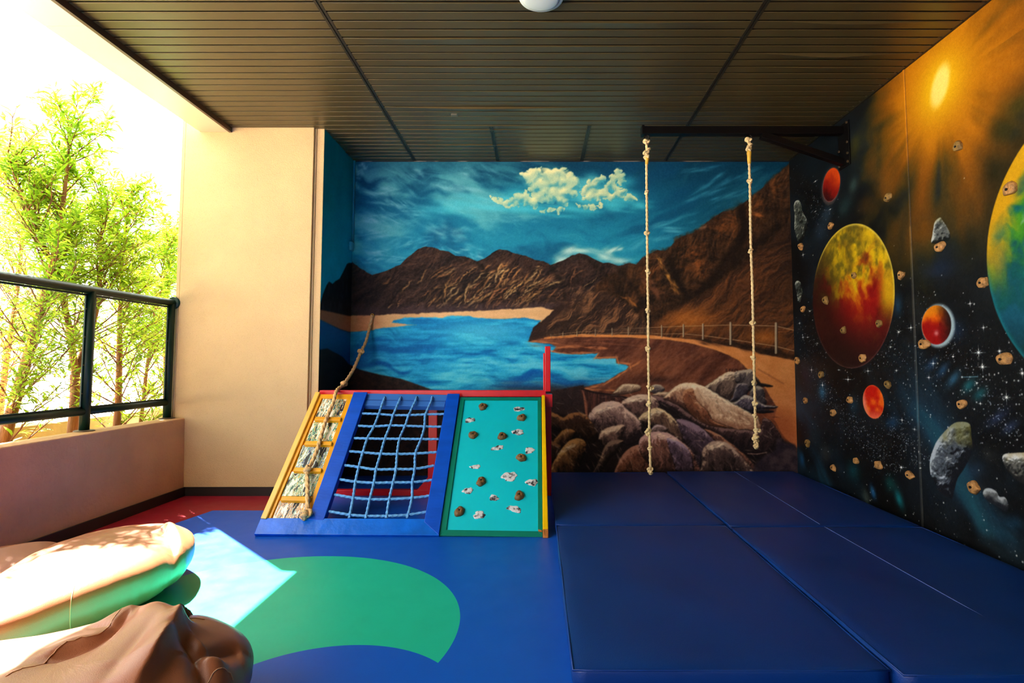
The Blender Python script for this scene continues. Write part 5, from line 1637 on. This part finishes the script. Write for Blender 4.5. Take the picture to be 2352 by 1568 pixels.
# conduit and switch box painted over in the corner of the lake picture
cp = mat('teal painted conduit', (24, 130, 164), .4, var=.1)
cd = thing('conduit', (LEFT_X, BACK_Y, 2.0), 'thin conduit painted blue down the corner beside the lake picture', 'conduit')
zb = at_y(803, 564, BACK_Y - .05)[2]
MB().box(LEFT_X, BACK_Y - .022, zb, LEFT_X + .016, BACK_Y, CEIL).build('pipe', cp, cd, bevel=.003)
sb = MB().box(LEFT_X, BACK_Y - .085, zb - .045, LEFT_X + .022, BACK_Y - .025, zb + .03)
sb.build('junction_box', mat('paler teal box', (60, 160, 190), .4, var=.1), cd, bevel=.004)
# loose square patch on the ceiling
pc = at_z(1044, 264, CEIL)
tag(MB().box(pc[0] - .022, pc[1] - .020, CEIL - .004, pc[0] + .020, pc[1] + .020, CEIL + .006).build('cover_plate', mat('grey plate', (110, 100, 80), .5), bevel=.002), 'small square plate on the ceiling slats above the lake picture', 'plate')

# ------------------------------------------------------------------ holds bolted to the space painting
HOLDS = [
    ((2201, 336), 13, 'g', 'square olive climbing hold in the orange glow below the painted sun'),
    ((2321, 434), 17, 't', 'triangular climbing hold on the yellow rim of the great green planet'),
    ((2040, 454), 11, 'g', 'small angular climbing hold in the orange rays above the red and yellow planet'),
    ((1909, 518), 9, 't', 'tan climbing hold between the small dark red planet and the large yellow one'),
    ((1840, 565), 9, 't', 'orange climbing hold just under the tall grey asteroid by the corner'),
    ((2159, 567), 13, 't', 'tan climbing hold tucked under the grey painted asteroid right of the joint'),
    ((2258, 649), 14, 't', 'tan climbing hold touching the left limb of the green planet'),
    ((2071, 631), 11, 't', 'tan climbing hold between the large planet and the wall joint'),
    ((1961, 632), 8, 'g', 'olive climbing hold in the middle of the large planet, where yellow meets red'),
    ((1897, 689), 10, 'g', 'climbing hold on the shaded left side of the large red planet'),
    ((1845, 710), 8, 't', 'climbing hold just under the small grey asteroid by the corner'),
    ((1938, 758), 9, 'g', 'round climbing hold on the dark red lower left of the large planet'),
    ((2020, 743), 10, 'g', 'climbing hold on the lower right of the large planet, near its yellow rim'),
    ((1982, 822), 11, 't', 'pointed climbing hold at the bottom rim of the large planet'),
    ((2123, 790), 14, 't', 'climbing hold overlapping the glowing red planet beside the wall joint'),
    ((2307, 825), 17, 't', 'largest tan climbing hold, among the bright stars under the green planet'),
    ((1832, 827), 9, 't', 'climbing hold at the corner, level with the painted road'),
    ((1887, 861), 9, 'g', 'climbing hold below left of the large planet, above the blue nebula'),
    ((2040, 882), 10, 'g', 'square climbing hold up and right of the small orange planet'),
    ((1851, 919), 8, 't', 'small climbing hold near the corner, in the row of the orange planet'),
    ((1952, 918), 9, 't', 'slanting climbing hold left of the small orange planet'),
    ((1914, 948), 9, 't', 'small triangular climbing hold amid the dust of stars'),
    ((2209, 928), 12, 't', 'climbing hold above the great grey asteroid'),
    ((1856, 1018), 9, 'g', 'lowest climbing hold near the corner of the two pictures'),
    ((1966, 1058), 8, 't', 'plain pinkish climbing hold without a visible bolt, above the crash mat'),
    ((1914, 1074), 8, 't', 'smallest climbing hold, a triangle low over the crash mat'),
    ((2018, 1068), 11, 't', 'boxy climbing hold between the pinkish hold and the bright star'),
    ((2090, 1091), 11, 't', 'climbing hold just left of the wall joint, right of the bright star'),
    ((2238, 1119), 16, 't', 'orange wedge climbing hold between the two lower grey asteroids'),
]
for k, ((x, y), s_, kind, lab) in enumerate(HOLDS):
    c_ = Vector(at_x(x - 1, y, RIGHT_X - .006))
    rad = s_ / F_PX * c_.y * 1.02
    t = thing('climbing_hold', c_, lab, 'climbing hold', 'holds bolted to the space painting')
    vs, fs = hold_mesh(300 + k * 7, 1.0, 1.0, min(.62, .024 / rad + .12))
    # corner the outline: flatten a few sides
    rd = random.Random(k)
    cuts = [(rd.uniform(0, 6.28), rd.uniform(.66, .85)) for _ in range(4)]
    V_ = []
    for v in vs:
        v = Vector(v)
        for a, lim in cuts:
            n_v = Vector((math.cos(a), math.sin(a), 0))
            q = v.dot(n_v)
            if q > lim:
                v -= n_v * (q - lim) * .9
        V_.append(c_ + Vector((-v.z, v.x * 1.25, v.y)) * rad + Vector((.006, 0, 0)))
    MB().add(V_, fs).build('body', hold_l if kind == 't' else hold_g, t, smooth=True)
    if 'pinkish' not in lab:
        top = min(v.x for v in V_)
        MB().tube([Vector((top + .004, c_.y + rad * .15, c_.z)), Vector((top - .0012, c_.y + rad * .15, c_.z))], rad * .19, 12).build('bolt_hole', bolt_m, t)
# ------------------------------------------------------------------ railing on the parapet
gp = mat('dark green gloss paint', (6, 40, 30), .42, var=.15, vsc=12, bump=.1, bsc=40, spec=.3)
wire_m = mat('rusty mesh wire', (104, 62, 30), .6, metal=0, var=.3, vsc=40)
bar_m = mat('brown flat bar', (66, 42, 26), .5, var=.2)


def rx(y):   # the railing follows the parapet, which runs a touch askew
    return -2.668 + (y - 3.3) * .009


ZT, ZB = 1.385, .665
rail = thing('railing', (rx(3), 3.0, .55), 'dark green tube railing with wire mesh panels on top of the parapet', 'railing')
posts_y = [4.085, 3.335, 2.585, 1.835]
MB().tube([(rx(0.4), .4, ZT), (rx(4.09), PIL_Y + .0, ZT)], .0245, 18).build('handrail', gp, rail, smooth=True)
M_ = Matrix.Translation((rx(4.09), PIL_Y - .001, ZT)) @ Matrix.Rotation(math.pi / 2, 4, 'X')
MB().lathe([(.046, 0), (.046, .004), (.040, .010), (.026, .013)], 28, M_).build('wall_flange', gp, rail, smooth=True)
for y in posts_y:
    pr = .026
    yy = y - .022 if y > 4 else y
    p_ = MB().tube([(rx(yy), yy, .552), (rx(yy), yy, ZT - .01)], pr, 18).build('post', gp, rail, smooth=True)
    MB().lathe([(.052, 0), (.052, .003), (.048, .006), (.027, .007)], 28, Matrix.Translation((rx(yy), yy, .551))).build('base_plate', mat('rusted plate', (92, 74, 60), .6, var=.3), p_, smooth=False)
for a, b in zip(posts_y[1:], posts_y[:-1]):
    b = b - .022 if b > 4 else b
    MB().tube([(rx(a), a + .02, ZB), (rx(b), b - .02, ZB)], .021, 14).build('lower_rail', gp, rail, smooth=True)
    y0, y1, z0, z1_ = a + .030, b - .030, ZB + .024, ZT - .032
    x_ = rx((y0 + y1) / 2)
    fm_ = MB()
    for (ya, za, yb, zb_) in ((y0, z0, y1, z0), (y0, z1_, y1, z1_), (y0, z0, y0, z1_), (y1, z0, y1, z1_)):
        fm_.box(x_ - .004, min(ya, yb) - .006, min(za, zb_) - .006, x_ + .004, max(ya, yb) + .006, max(za, zb_) + .006)
    pn = fm_.build('mesh_panel', gp, rail)
    wm = MB()
    cw = .0335
    nW = int((y1 - y0) / cw * 2)
    cw = (y1 - y0) / nW * 2
    nz = int((z1_ - z0) / (cw * .5))
    hz = (z1_ - z0) / nz
    for i in range(nW // 2 + 0):
        yc = y0 + cw * (i + .5)
        P = []
        for j in range(nz + 1):
            s_ = 1 if (j + i) % 2 else -1
            P.append((x_ + .002 * s_, yc + s_ * cw * .5, z0 + hz * j))
        # each wire is a zigzag that hooks its neighbours
        wm.tube(P, .0016, 5, cap=False)
    wm.build('wire_mesh', wire_m, pn)
    for j in range(4):
        zz = z0 + (z1_ - z0) * (j + .5) / 4
        for ys_ in (y0, y1):
            MB().tube([(x_ + .004, ys_, zz), (x_ + .007, ys_, zz)], .0035, 8).build('bolt', bolt_s, pn)

# ------------------------------------------------------------------ willow-leaved trees in the planter
leaf = bpy.data.materials.new('sunlit willow leaf')
leaf.use_nodes = True
nt = leaf.node_tree
B = nt.nodes['Principled BSDF']
tr = nt.nodes.new('ShaderNodeBsdfTranslucent')
ms = nt.nodes.new('ShaderNodeMixShader')
ms.inputs[0].default_value = .68
at = nt.nodes.new('ShaderNodeAttribute')
at.attribute_name = 'tint'
cr = nt.nodes.new('ShaderNodeValToRGB')
cr.color_ramp.elements[0].color = (.10, .21, .012, 1)
cr.color_ramp.elements[1].color = (.62, .68, .06, 1)
e_ = cr.color_ramp.elements.new(.5)
e_.color = (.32, .52, .025, 1)
e_ = cr.color_ramp.elements.new(.93)
e_.color = (.50, .62, .05, 1)
nt.links.new(at.outputs['Fac'], cr.inputs[0])
nt.links.new(cr.outputs[0], B.inputs['Base Color'])
nt.links.new(cr.outputs[0], tr.inputs['Color'])
B.inputs['Roughness'].default_value = .5
B.inputs['Specular IOR Level'].default_value = .3
out = [n for n in nt.nodes if n.type == 'OUTPUT_MATERIAL'][0]
nt.links.new(B.outputs[0], ms.inputs[1])
nt.links.new(tr.outputs[0], ms.inputs[2])
nt.links.new(ms.outputs[0], out.inputs[0])
bark = mat('tan bark', (132, 84, 44), .8, var=.3, vsc=20, bump=.8, bsc=60, stretch=(1, 1, .25))
twig_m = mat('reddish twig', (110, 56, 26), .7, var=.25, vsc=30)


def tree(x, y, H, lean, seed, label, nleaf, spread, fork=None, zlow=.75, stemr=.022, dense=1.0):
    r = random.Random(seed)
    rn = np.random.RandomState(seed)
    t = thing('willow_tree', (x, y, .16), label, 'tree', 'young willow trees in the planter behind the railing')
    tk, tw = MB(), MB()
    base = Vector((x, y, .12))
    stems = []
    heads = fork or [(lean[0], lean[1], 1.0)]
    fz = .75 if len(heads) > 1 else 0
    trunk_top = base + Vector((lean[0] * .1, lean[1] * .1, fz)) if fz else base
    if fz:
        P = [base.lerp(trunk_top, i / 6) + Vector((r.uniform(-.006, .006), r.uniform(-.006, .006), 0)) for i in range(7)]
        tk.tube(P, [stemr * (1.15 - .03 * i) for i in range(7)], 9)
    for lx, ly, hf in heads:
        n = 14
        top = Vector((x + lx, y + ly, .12 + H * hf))
        P = []
        for i in range(n + 1):
            q = i / n
            p = trunk_top.lerp(top, q) + Vector((math.sin(q * 5 + seed) * .03, math.cos(q * 4.3 + seed * 2) * .03, 0)) * (1 if i else 0)
            P.append(p)
        sr = stemr * (.8 if fz else 1)
        tk.tube(P, [max(.003, sr * (1 - .88 * (i / n))) for i in range(n + 1)], 8)
        stems.append(P)
    tips = []
    for P in stems:
        nb = int(46 * dense)
        for b in range(nb):
            q = (b + r.random()) / nb
            zq = (zlow - .3) / H + (1 - (zlow - .3) / H) * q if q > .18 else r.uniform(.08, .3)
            f = min(.995, max(.03, zq)) * (len(P) - 1)
            i = int(f)
            p0 = P[i].lerp(P[min(i + 1, len(P) - 1)], f - i)
            az = r.uniform(0, 2 * math.pi)
            L = spread * (1.05 - .62 * zq) * r.uniform(.55, 1.1)
            el = r.uniform(.35, 1.1)
            d = Vector((math.cos(az) * math.cos(el), math.sin(az) * math.cos(el), math.sin(el)))
            Q = [p0]
            dd = d.copy()
            for s in range(6):
                dd += Vector((r.uniform(-.12, .12), r.uniform(-.12, .12), .10 - .03 * s))
                dd.normalize()
                Q.append(Q[-1] + dd * L / 6)
            tw.tube(Q, [max(.0014, .0055 * (1 - .13 * s)) for s in range(7)], 5, cap=False)
            tips.append(Q)
            for s in range(2, 6):
                if r.random() < .75:
                    d2 = (Q[s] - Q[s - 1]).normalized() + Vector((r.uniform(-.9, .9), r.uniform(-.9, .9), r.uniform(-.2, .6)))
                    d2.normalize()
                    l2 = L * r.uniform(.25, .45)
                    q2 = [Q[s], Q[s] + d2 * l2 * .5, Q[s] + d2 * l2 + Vector((0, 0, .03))]
                    tw.tube(q2, [.0022, .0016, .001], 4, cap=False)
                    tips.append(q2)
    keep = lambda v: (min(v[0], -2.745 - .02 * abs(math.sin(v[2] * 9))), v[1], v[2])
    tw.v = [keep(v) for v in tw.v]
    tk.build('trunk', bark, t, smooth=True)
    tw.build('branches', twig_m, t, smooth=True)
    # leaves: narrow folded blades along the outer twigs
    W = np.array([len(Q) for Q in tips], float)
    idx = rn.choice(len(tips), nleaf, p=W / W.sum())
    vs = np.zeros((nleaf, 6, 3), np.float32)
    for k in range(nleaf):
        Q = tips[idx[k]]
        f = (rn.rand() ** .7) * (len(Q) - 1) * .999
        i = int(f)
        p = Q[i].lerp(Q[i + 1], f - i)
        d = (Q[i + 1] - Q[i]).normalized()
        az = rn.rand() * 6.283
        o_ = Vector((math.cos(az), math.sin(az), rn.uniform(-.5, .45)))
        dd = (d * rn.uniform(.2, 1.0) + o_ * .9).normalized()
        L = rn.uniform(.046, .094)
        w_ = L * rn.uniform(.07, .105)
        s_ = dd.cross(Vector((rn.uniform(-.6, .6), rn.uniform(-.6, .6), 1))).normalized()
        up = s_.cross(dd)
        p = p + o_ * .01
        droop = Vector((0, 0, -L * rn.uniform(.05, .3)))
        a = p
        m1 = p + dd * L * .35
        m2 = p + dd * L * .68 + droop * .4
        tip = p + dd * L + droop
        vs[k] = [a, m1 + s_ * w_ + up * w_ * .4, m1 - s_ * w_ + up * w_ * .4, m2 + s_ * w_ * .8, m2 - s_ * w_ * .8, tip]
    over = np.maximum(0, vs[:, :, 0].max(1) + 2.75)
    vs[:, :, 0] -= over[:, None] * 1.6
    V = vs.reshape(-1, 3)
    F = np.array([[0, 1, 2], [1, 3, 2], [2, 3, 4], [3, 5, 4]])
    F = (np.arange(nleaf)[:, None, None] * 6 + F[None]).reshape(-1, 3)
    me = bpy.data.meshes.new('foliage')
    me.vertices.add(len(V))
    me.vertices.foreach_set('co', V.ravel())
    me.loops.add(F.size)
    me.loops.foreach_set('vertex_index', F.ravel().astype(np.int32))
    me.polygons.add(len(F))
    me.polygons.foreach_set('loop_start', np.arange(0, F.size, 3, dtype=np.int32))
    me.update(calc_edges=True)
    a = me.attributes.new('tint', 'FLOAT', 'POINT')
    a.data.foreach_set('value', np.repeat(rn.rand(nleaf).astype(np.float32), 6))
    me.materials.append(leaf)
    fo = bpy.data.objects.new('foliage', me)
    COL.objects.link(fo)
    fo.parent = t
    fo.matrix_parent_inverse = Matrix.Translation(-Vector(t.location))
    return t


tree(-3.22, 3.42, 2.45, (.05, .30), 11, 'tallest willow, its thick pale trunk at the edge of the view', 7200, .70, stemr=.040, dense=1.5)
tree(-3.20, 3.90, 2.15, (-.05, .1), 12, 'willow that forks low behind the railing post', 5600, .62, fork=[(-.10, -.42, 1.0), (.02, .22, .92)], stemr=.030, dense=1.3)
tree(-3.22, 4.28, 2.2, (.0, .12), 13, 'straight willow with a single pale trunk right of the railing post', 6600, .58, stemr=.030, dense=1.5)
tree(-3.30, 4.66, 1.9, (.05, .2), 14, 'thin willow closest to the pillar', 4800, .52, stemr=.019, dense=1.3)
tree(-3.50, 5.3, 2.1, (.0, .0), 15, 'willow standing furthest off, showing between the others', 5000, .70, stemr=.024, dense=1.2)
tree(-3.22, 2.80, 2.45, (.0, .1), 16, 'willow added just outside the view beside the parapet, for its shadows', 3600, .66, stemr=.034)  # unseen tree, added to cast leaf shadows into the room
tree(-4.6, 4.9, 2.6, (.0, .0), 17, 'pale willow behind the row, beyond the kerb', 7000, 1.0, stemr=.03, dense=1.4)
# ------------------------------------------------------------------ bean bags
bag_m = mat('tan leatherette', (158, 98, 66), .36, var=.05, vsc=4, bump=.12, bsc=420, spec=.5)
thread = mat('seam stitching', (206, 160, 120), .6)


def segdist(X, Y, pts):
    D = np.full(X.shape, 1e9)
    S = np.zeros(X.shape)
    T = np.zeros(X.shape)
    n = len(pts) - 1
    for k in range(n):
        ax, ay = pts[k][:2]
        bx, by = pts[k + 1][:2]
        dx, dy = bx - ax, by - ay
        t = np.clip(((X - ax) * dx + (Y - ay) * dy) / (dx * dx + dy * dy), 0, 1)
        d = np.hypot(X - ax - t * dx, Y - ay - t * dy)
        side = np.sign((X - ax) * dy - (Y - ay) * dx)
        m = d < D
        D = np.where(m, d, D)
        S = np.where(m, side, S)
        T = np.where(m, (k + t) / n, T)
    return D, S, T


def radial(c, pts, n):
    """outline radius around c for n directions, from a star-shaped loop of points"""
    Q = crom(pts, 8)
    a = np.arctan2(Q[:, 1] - c[1], Q[:, 0] - c[0])
    r = np.hypot(Q[:, 0] - c[0], Q[:, 1] - c[1])
    k = np.argsort(a)
    a, r = a[k], r[k]
    a = np.concatenate([a - 2 * np.pi, a, a + 2 * np.pi])
    r = np.tile(r, 3)
    return lambda ph: np.interp((ph + np.pi) % (2 * np.pi) - np.pi, a, r)


def bean_bag(label, c, outline, h, folds=(), seed=1, dents=(), seams=(), belly=.45, nz=.008, flat=.8, htilt=(0, 0)):
    """soft sack: rounded body over an outline, then folded and dented"""
    nu, nv = 420, 190
    ph = np.linspace(0, 2 * np.pi, nu, endpoint=False)
    R = radial(c, outline, nu)(ph)
    PH, TV = np.meshgrid(ph, np.linspace(0, 1, nv))
    ang = TV ** .9 * np.pi * .95
    rad = np.sin(np.clip(ang, 0, np.pi)) ** flat
    co = np.cos(ang)
    z = np.where(co > 0, belly + (1 - belly) * np.abs(co) ** .8, belly * (1 - np.abs(co) ** .8 * 1.02))
    X = c[0] + rad * R[None, :] * np.cos(PH)
    Y = c[1] + rad * R[None, :] * np.sin(PH)
    hh = h + htilt[0] * (X - c[0]) + htilt[1] * (Y - c[1])
    Z = np.clip(z, 0, 1) * hh
    cv = Canvas(0, 0, 1, 1, .5)
    up = np.clip(z, 0, 1)
    n1 = cv.warp(.22, .1, 3, seed, X=X + Z, Y=Y - Z * .6)
    n2 = cv.warp(.07, .04, 3, seed + 1, ax=1.8, ay=.8, rot=.7, X=X + Z, Y=Y - Z)
    Z = Z + (nz * n1 + nz * .15 * n2) * np.clip(up * 1.6, 0, 1)
    off = (1 - up) * (.010 * cv.noise(.2, 3, seed + 2, X=np.cos(PH) * .5, Y=np.sin(PH) * .5 + Z) + .005 * cv.noise(.05, 2, seed + 3, X=np.cos(PH) * .3, Y=np.sin(PH) * .3 + Z * .2))
    X, Y = X + np.cos(PH) * off, Y + np.sin(PH) * off
    lift = np.clip((up - .25) * 2.2, 0, 1)
    for pts, a, wl_, wr_, taper in folds:      # ridge or furrow: height a, reach to its left and to its right
        Q = ease([(x, y, 0) for x, y in pts], 6)
        D, S, T = segdist(X, Y, [(q.x, q.y) for q in Q])
        amp = a * (np.sin(np.pi * np.clip(T * .92 + .04, 0, 1)) ** .5 if taper == 0 else np.clip((1 - T) * taper, 0, 1) ** .5 if taper > 0 else np.clip(T * -taper, 0, 1) ** .5)
        ww = np.where(S > 0, wr_, wl_)
        Z = Z + amp * np.exp(-(D / ww) ** 1.5) * lift
    for (dx_, dy_, r_, a) in dents:
        Z = Z + a * np.exp(-((X - dx_) ** 2 + (Y - dy_) ** 2) / r_ ** 2) * lift
    Z = np.maximum(Z, .002)
    fs = []
    for j in range(nv - 1):
        o = j * nu
        for i in range(nu):
            i2 = (i + 1) % nu
            fs.append((o + i, o + nu + i, o + nu + i2, o + i2))
    fs.append(tuple((nv - 1) * nu + i for i in range(nu - 1, -1, -1)))
    t = thing('bean_bag', (c[0], c[1], 0), label, 'bean bag', 'leatherette bean bags on the floor')
    m = MB()
    m.v = [tuple(v) for v in np.stack([X.ravel(), Y.ravel(), Z.ravel()], -1)]
    m.f = fs
    m.build('cover', bag_m, t, smooth=True)
    top = up > .35
    xs_, ys_, zs_ = X[top], Y[top], Z[top]
    for pts in seams:
        if not isinstance(pts, list):      # a seam running down the side, at an angle
            i = int((pts % (2 * math.pi)) / (2 * math.pi) * nu)
            P = [Vector((X[j, i], Y[j, i], Z[j, i])) + Vector((math.cos(ph[i]), math.sin(ph[i]), .6)) * .0006 for j in range(int(nv * .12), int(nv * .9))]
            MB().tube(P, .0014, 5).build('seam', thread, t, smooth=True)
            continue
        P = []
        for q in ease([(x, y, 0) for x, y in pts], 14):
            k = np.argmin((xs_ - q.x) ** 2 + (ys_ - q.y) ** 2)
            P.append(Vector((xs_[k], ys_[k], zs_[k] + .0006)))
        MB().tube([(P[max(0, i - 1)] + P[i] + P[min(len(P) - 1, i + 1)]) / 3 for i in range(len(P))], .0013, 5).build('seam', thread, t, smooth=True)
    return t


def bq(z_, *pts):      # plan positions of points read off the lower left view, at height z_
    return [at_z(x / 3.92, 1180 + y / 3.92, z_)[:2] for x, y in pts]


bean_bag('sunlit bean bag lying behind the folded one, its far side towards the parapet', (-1.76, 2.27),
         [(-1.47, 2.24), (-1.50, 2.06), (-1.56, 1.88), (-1.64, 1.72), (-1.84, 1.62), (-1.96, 1.74), (-1.97, 1.98), (-2.03, 2.24), (-2.06, 2.52), (-1.96, 2.72), (-1.76, 2.76), (-1.58, 2.64), (-1.48, 2.44)], .222,
         [(bq(.2, (1430, 190), (1540, 150), (1640, 250)), .028, .03, .05, 0), (bq(.2, (1560, 300), (1680, 360), (1760, 400)), -.018, .03, .03, 0), (bq(.2, (1480, 200), (1560, 300), (1600, 400)), -.018, .025, .03, 0)],
         seed=5, seams=[-1.02], belly=.62, flat=.62)
bean_bag('brown bean bag with deep folds, in the bottom corner of the view', (-1.14, 1.38),
         [(-.785, 1.60), (-.76, 1.42), (-.80, 1.20), (-.96, 1.04), (-1.20, .98), (-1.46, 1.06), (-1.62, 1.28), (-1.60, 1.54), (-1.40, 1.64), (-1.25, 1.735), (-1.12, 1.775), (-.97, 1.755), (-.855, 1.70)], .245,
         [(bq(.25, (900, 1020), (1080, 940), (1250, 905), (1450, 960), (1620, 1020)), .035, .05, .10, -2.5),
          (bq(.25, (1618, 1018), (1550, 1150), (1400, 1340), (1180, 1540)), .055, .016, .13, 3),
          (bq(.22, (1250, 1000), (1050, 1160), (800, 1290), (450, 1400), (100, 1500)), -.030, .030, .035, 0),
          (bq(.24, (1180, 930), (900, 1130), (600, 1220), (300, 1360), (50, 1500)), .020, .035, .035, 0),
          (bq(.24, (1400, 1100), (1250, 1260), (1100, 1400), (950, 1540)), -.016, .03, .03, 0),
          (bq(.22, (1380, 870), (1500, 900), (1560, 1000), (1560, 1160)), -.040, .035, .03, 0),
          (bq(.22, (1560, 1240), (1690, 1255), (1840, 1400), (1950, 1420)), -.035, .02, .02, 0),
          (bq(.22, (1740, 1300), (1900, 1220), (2080, 1120), (2170, 1085)), -.026, .016, .05, 0),
          (bq(.22, (1760, 1330), (1930, 1290), (2060, 1260)), .020, .03, .03, 0)],
         seed=8, dents=[(*bq(.22, (1700, 960))[0], .09, .018), (*bq(.2, (1640, 1420))[0], .06, .02)], seams=[bq(.24, (1110, 950), (900, 1130), (600, 1225), (330, 1370), (60, 1500)), bq(.24, (1590, 990), (1700, 950), (1850, 925)), bq(.22, (1840, 1400), (1950, 1330), (2080, 1275), (2180, 1310))], belly=.5, flat=.66, nz=.0025)
bean_bag('slumped brown bean bag lying between the sunlit one and the parapet', (-2.24, 2.22),
         [(-2.06, 2.02), (-2.14, 1.85), (-2.32, 1.84), (-2.44, 2.0), (-2.46, 2.3), (-2.40, 2.60), (-2.22, 2.66), (-2.09, 2.50), (-2.04, 2.25)], .17,
         [([(-2.44, 2.1), (-2.25, 2.3), (-2.15, 2.6)], .03, .05, .05, 0), ([(-2.40, 1.95), (-2.2, 2.1), (-2.08, 2.3)], -.03, .05, .04, 0)], seed=12, belly=.5)
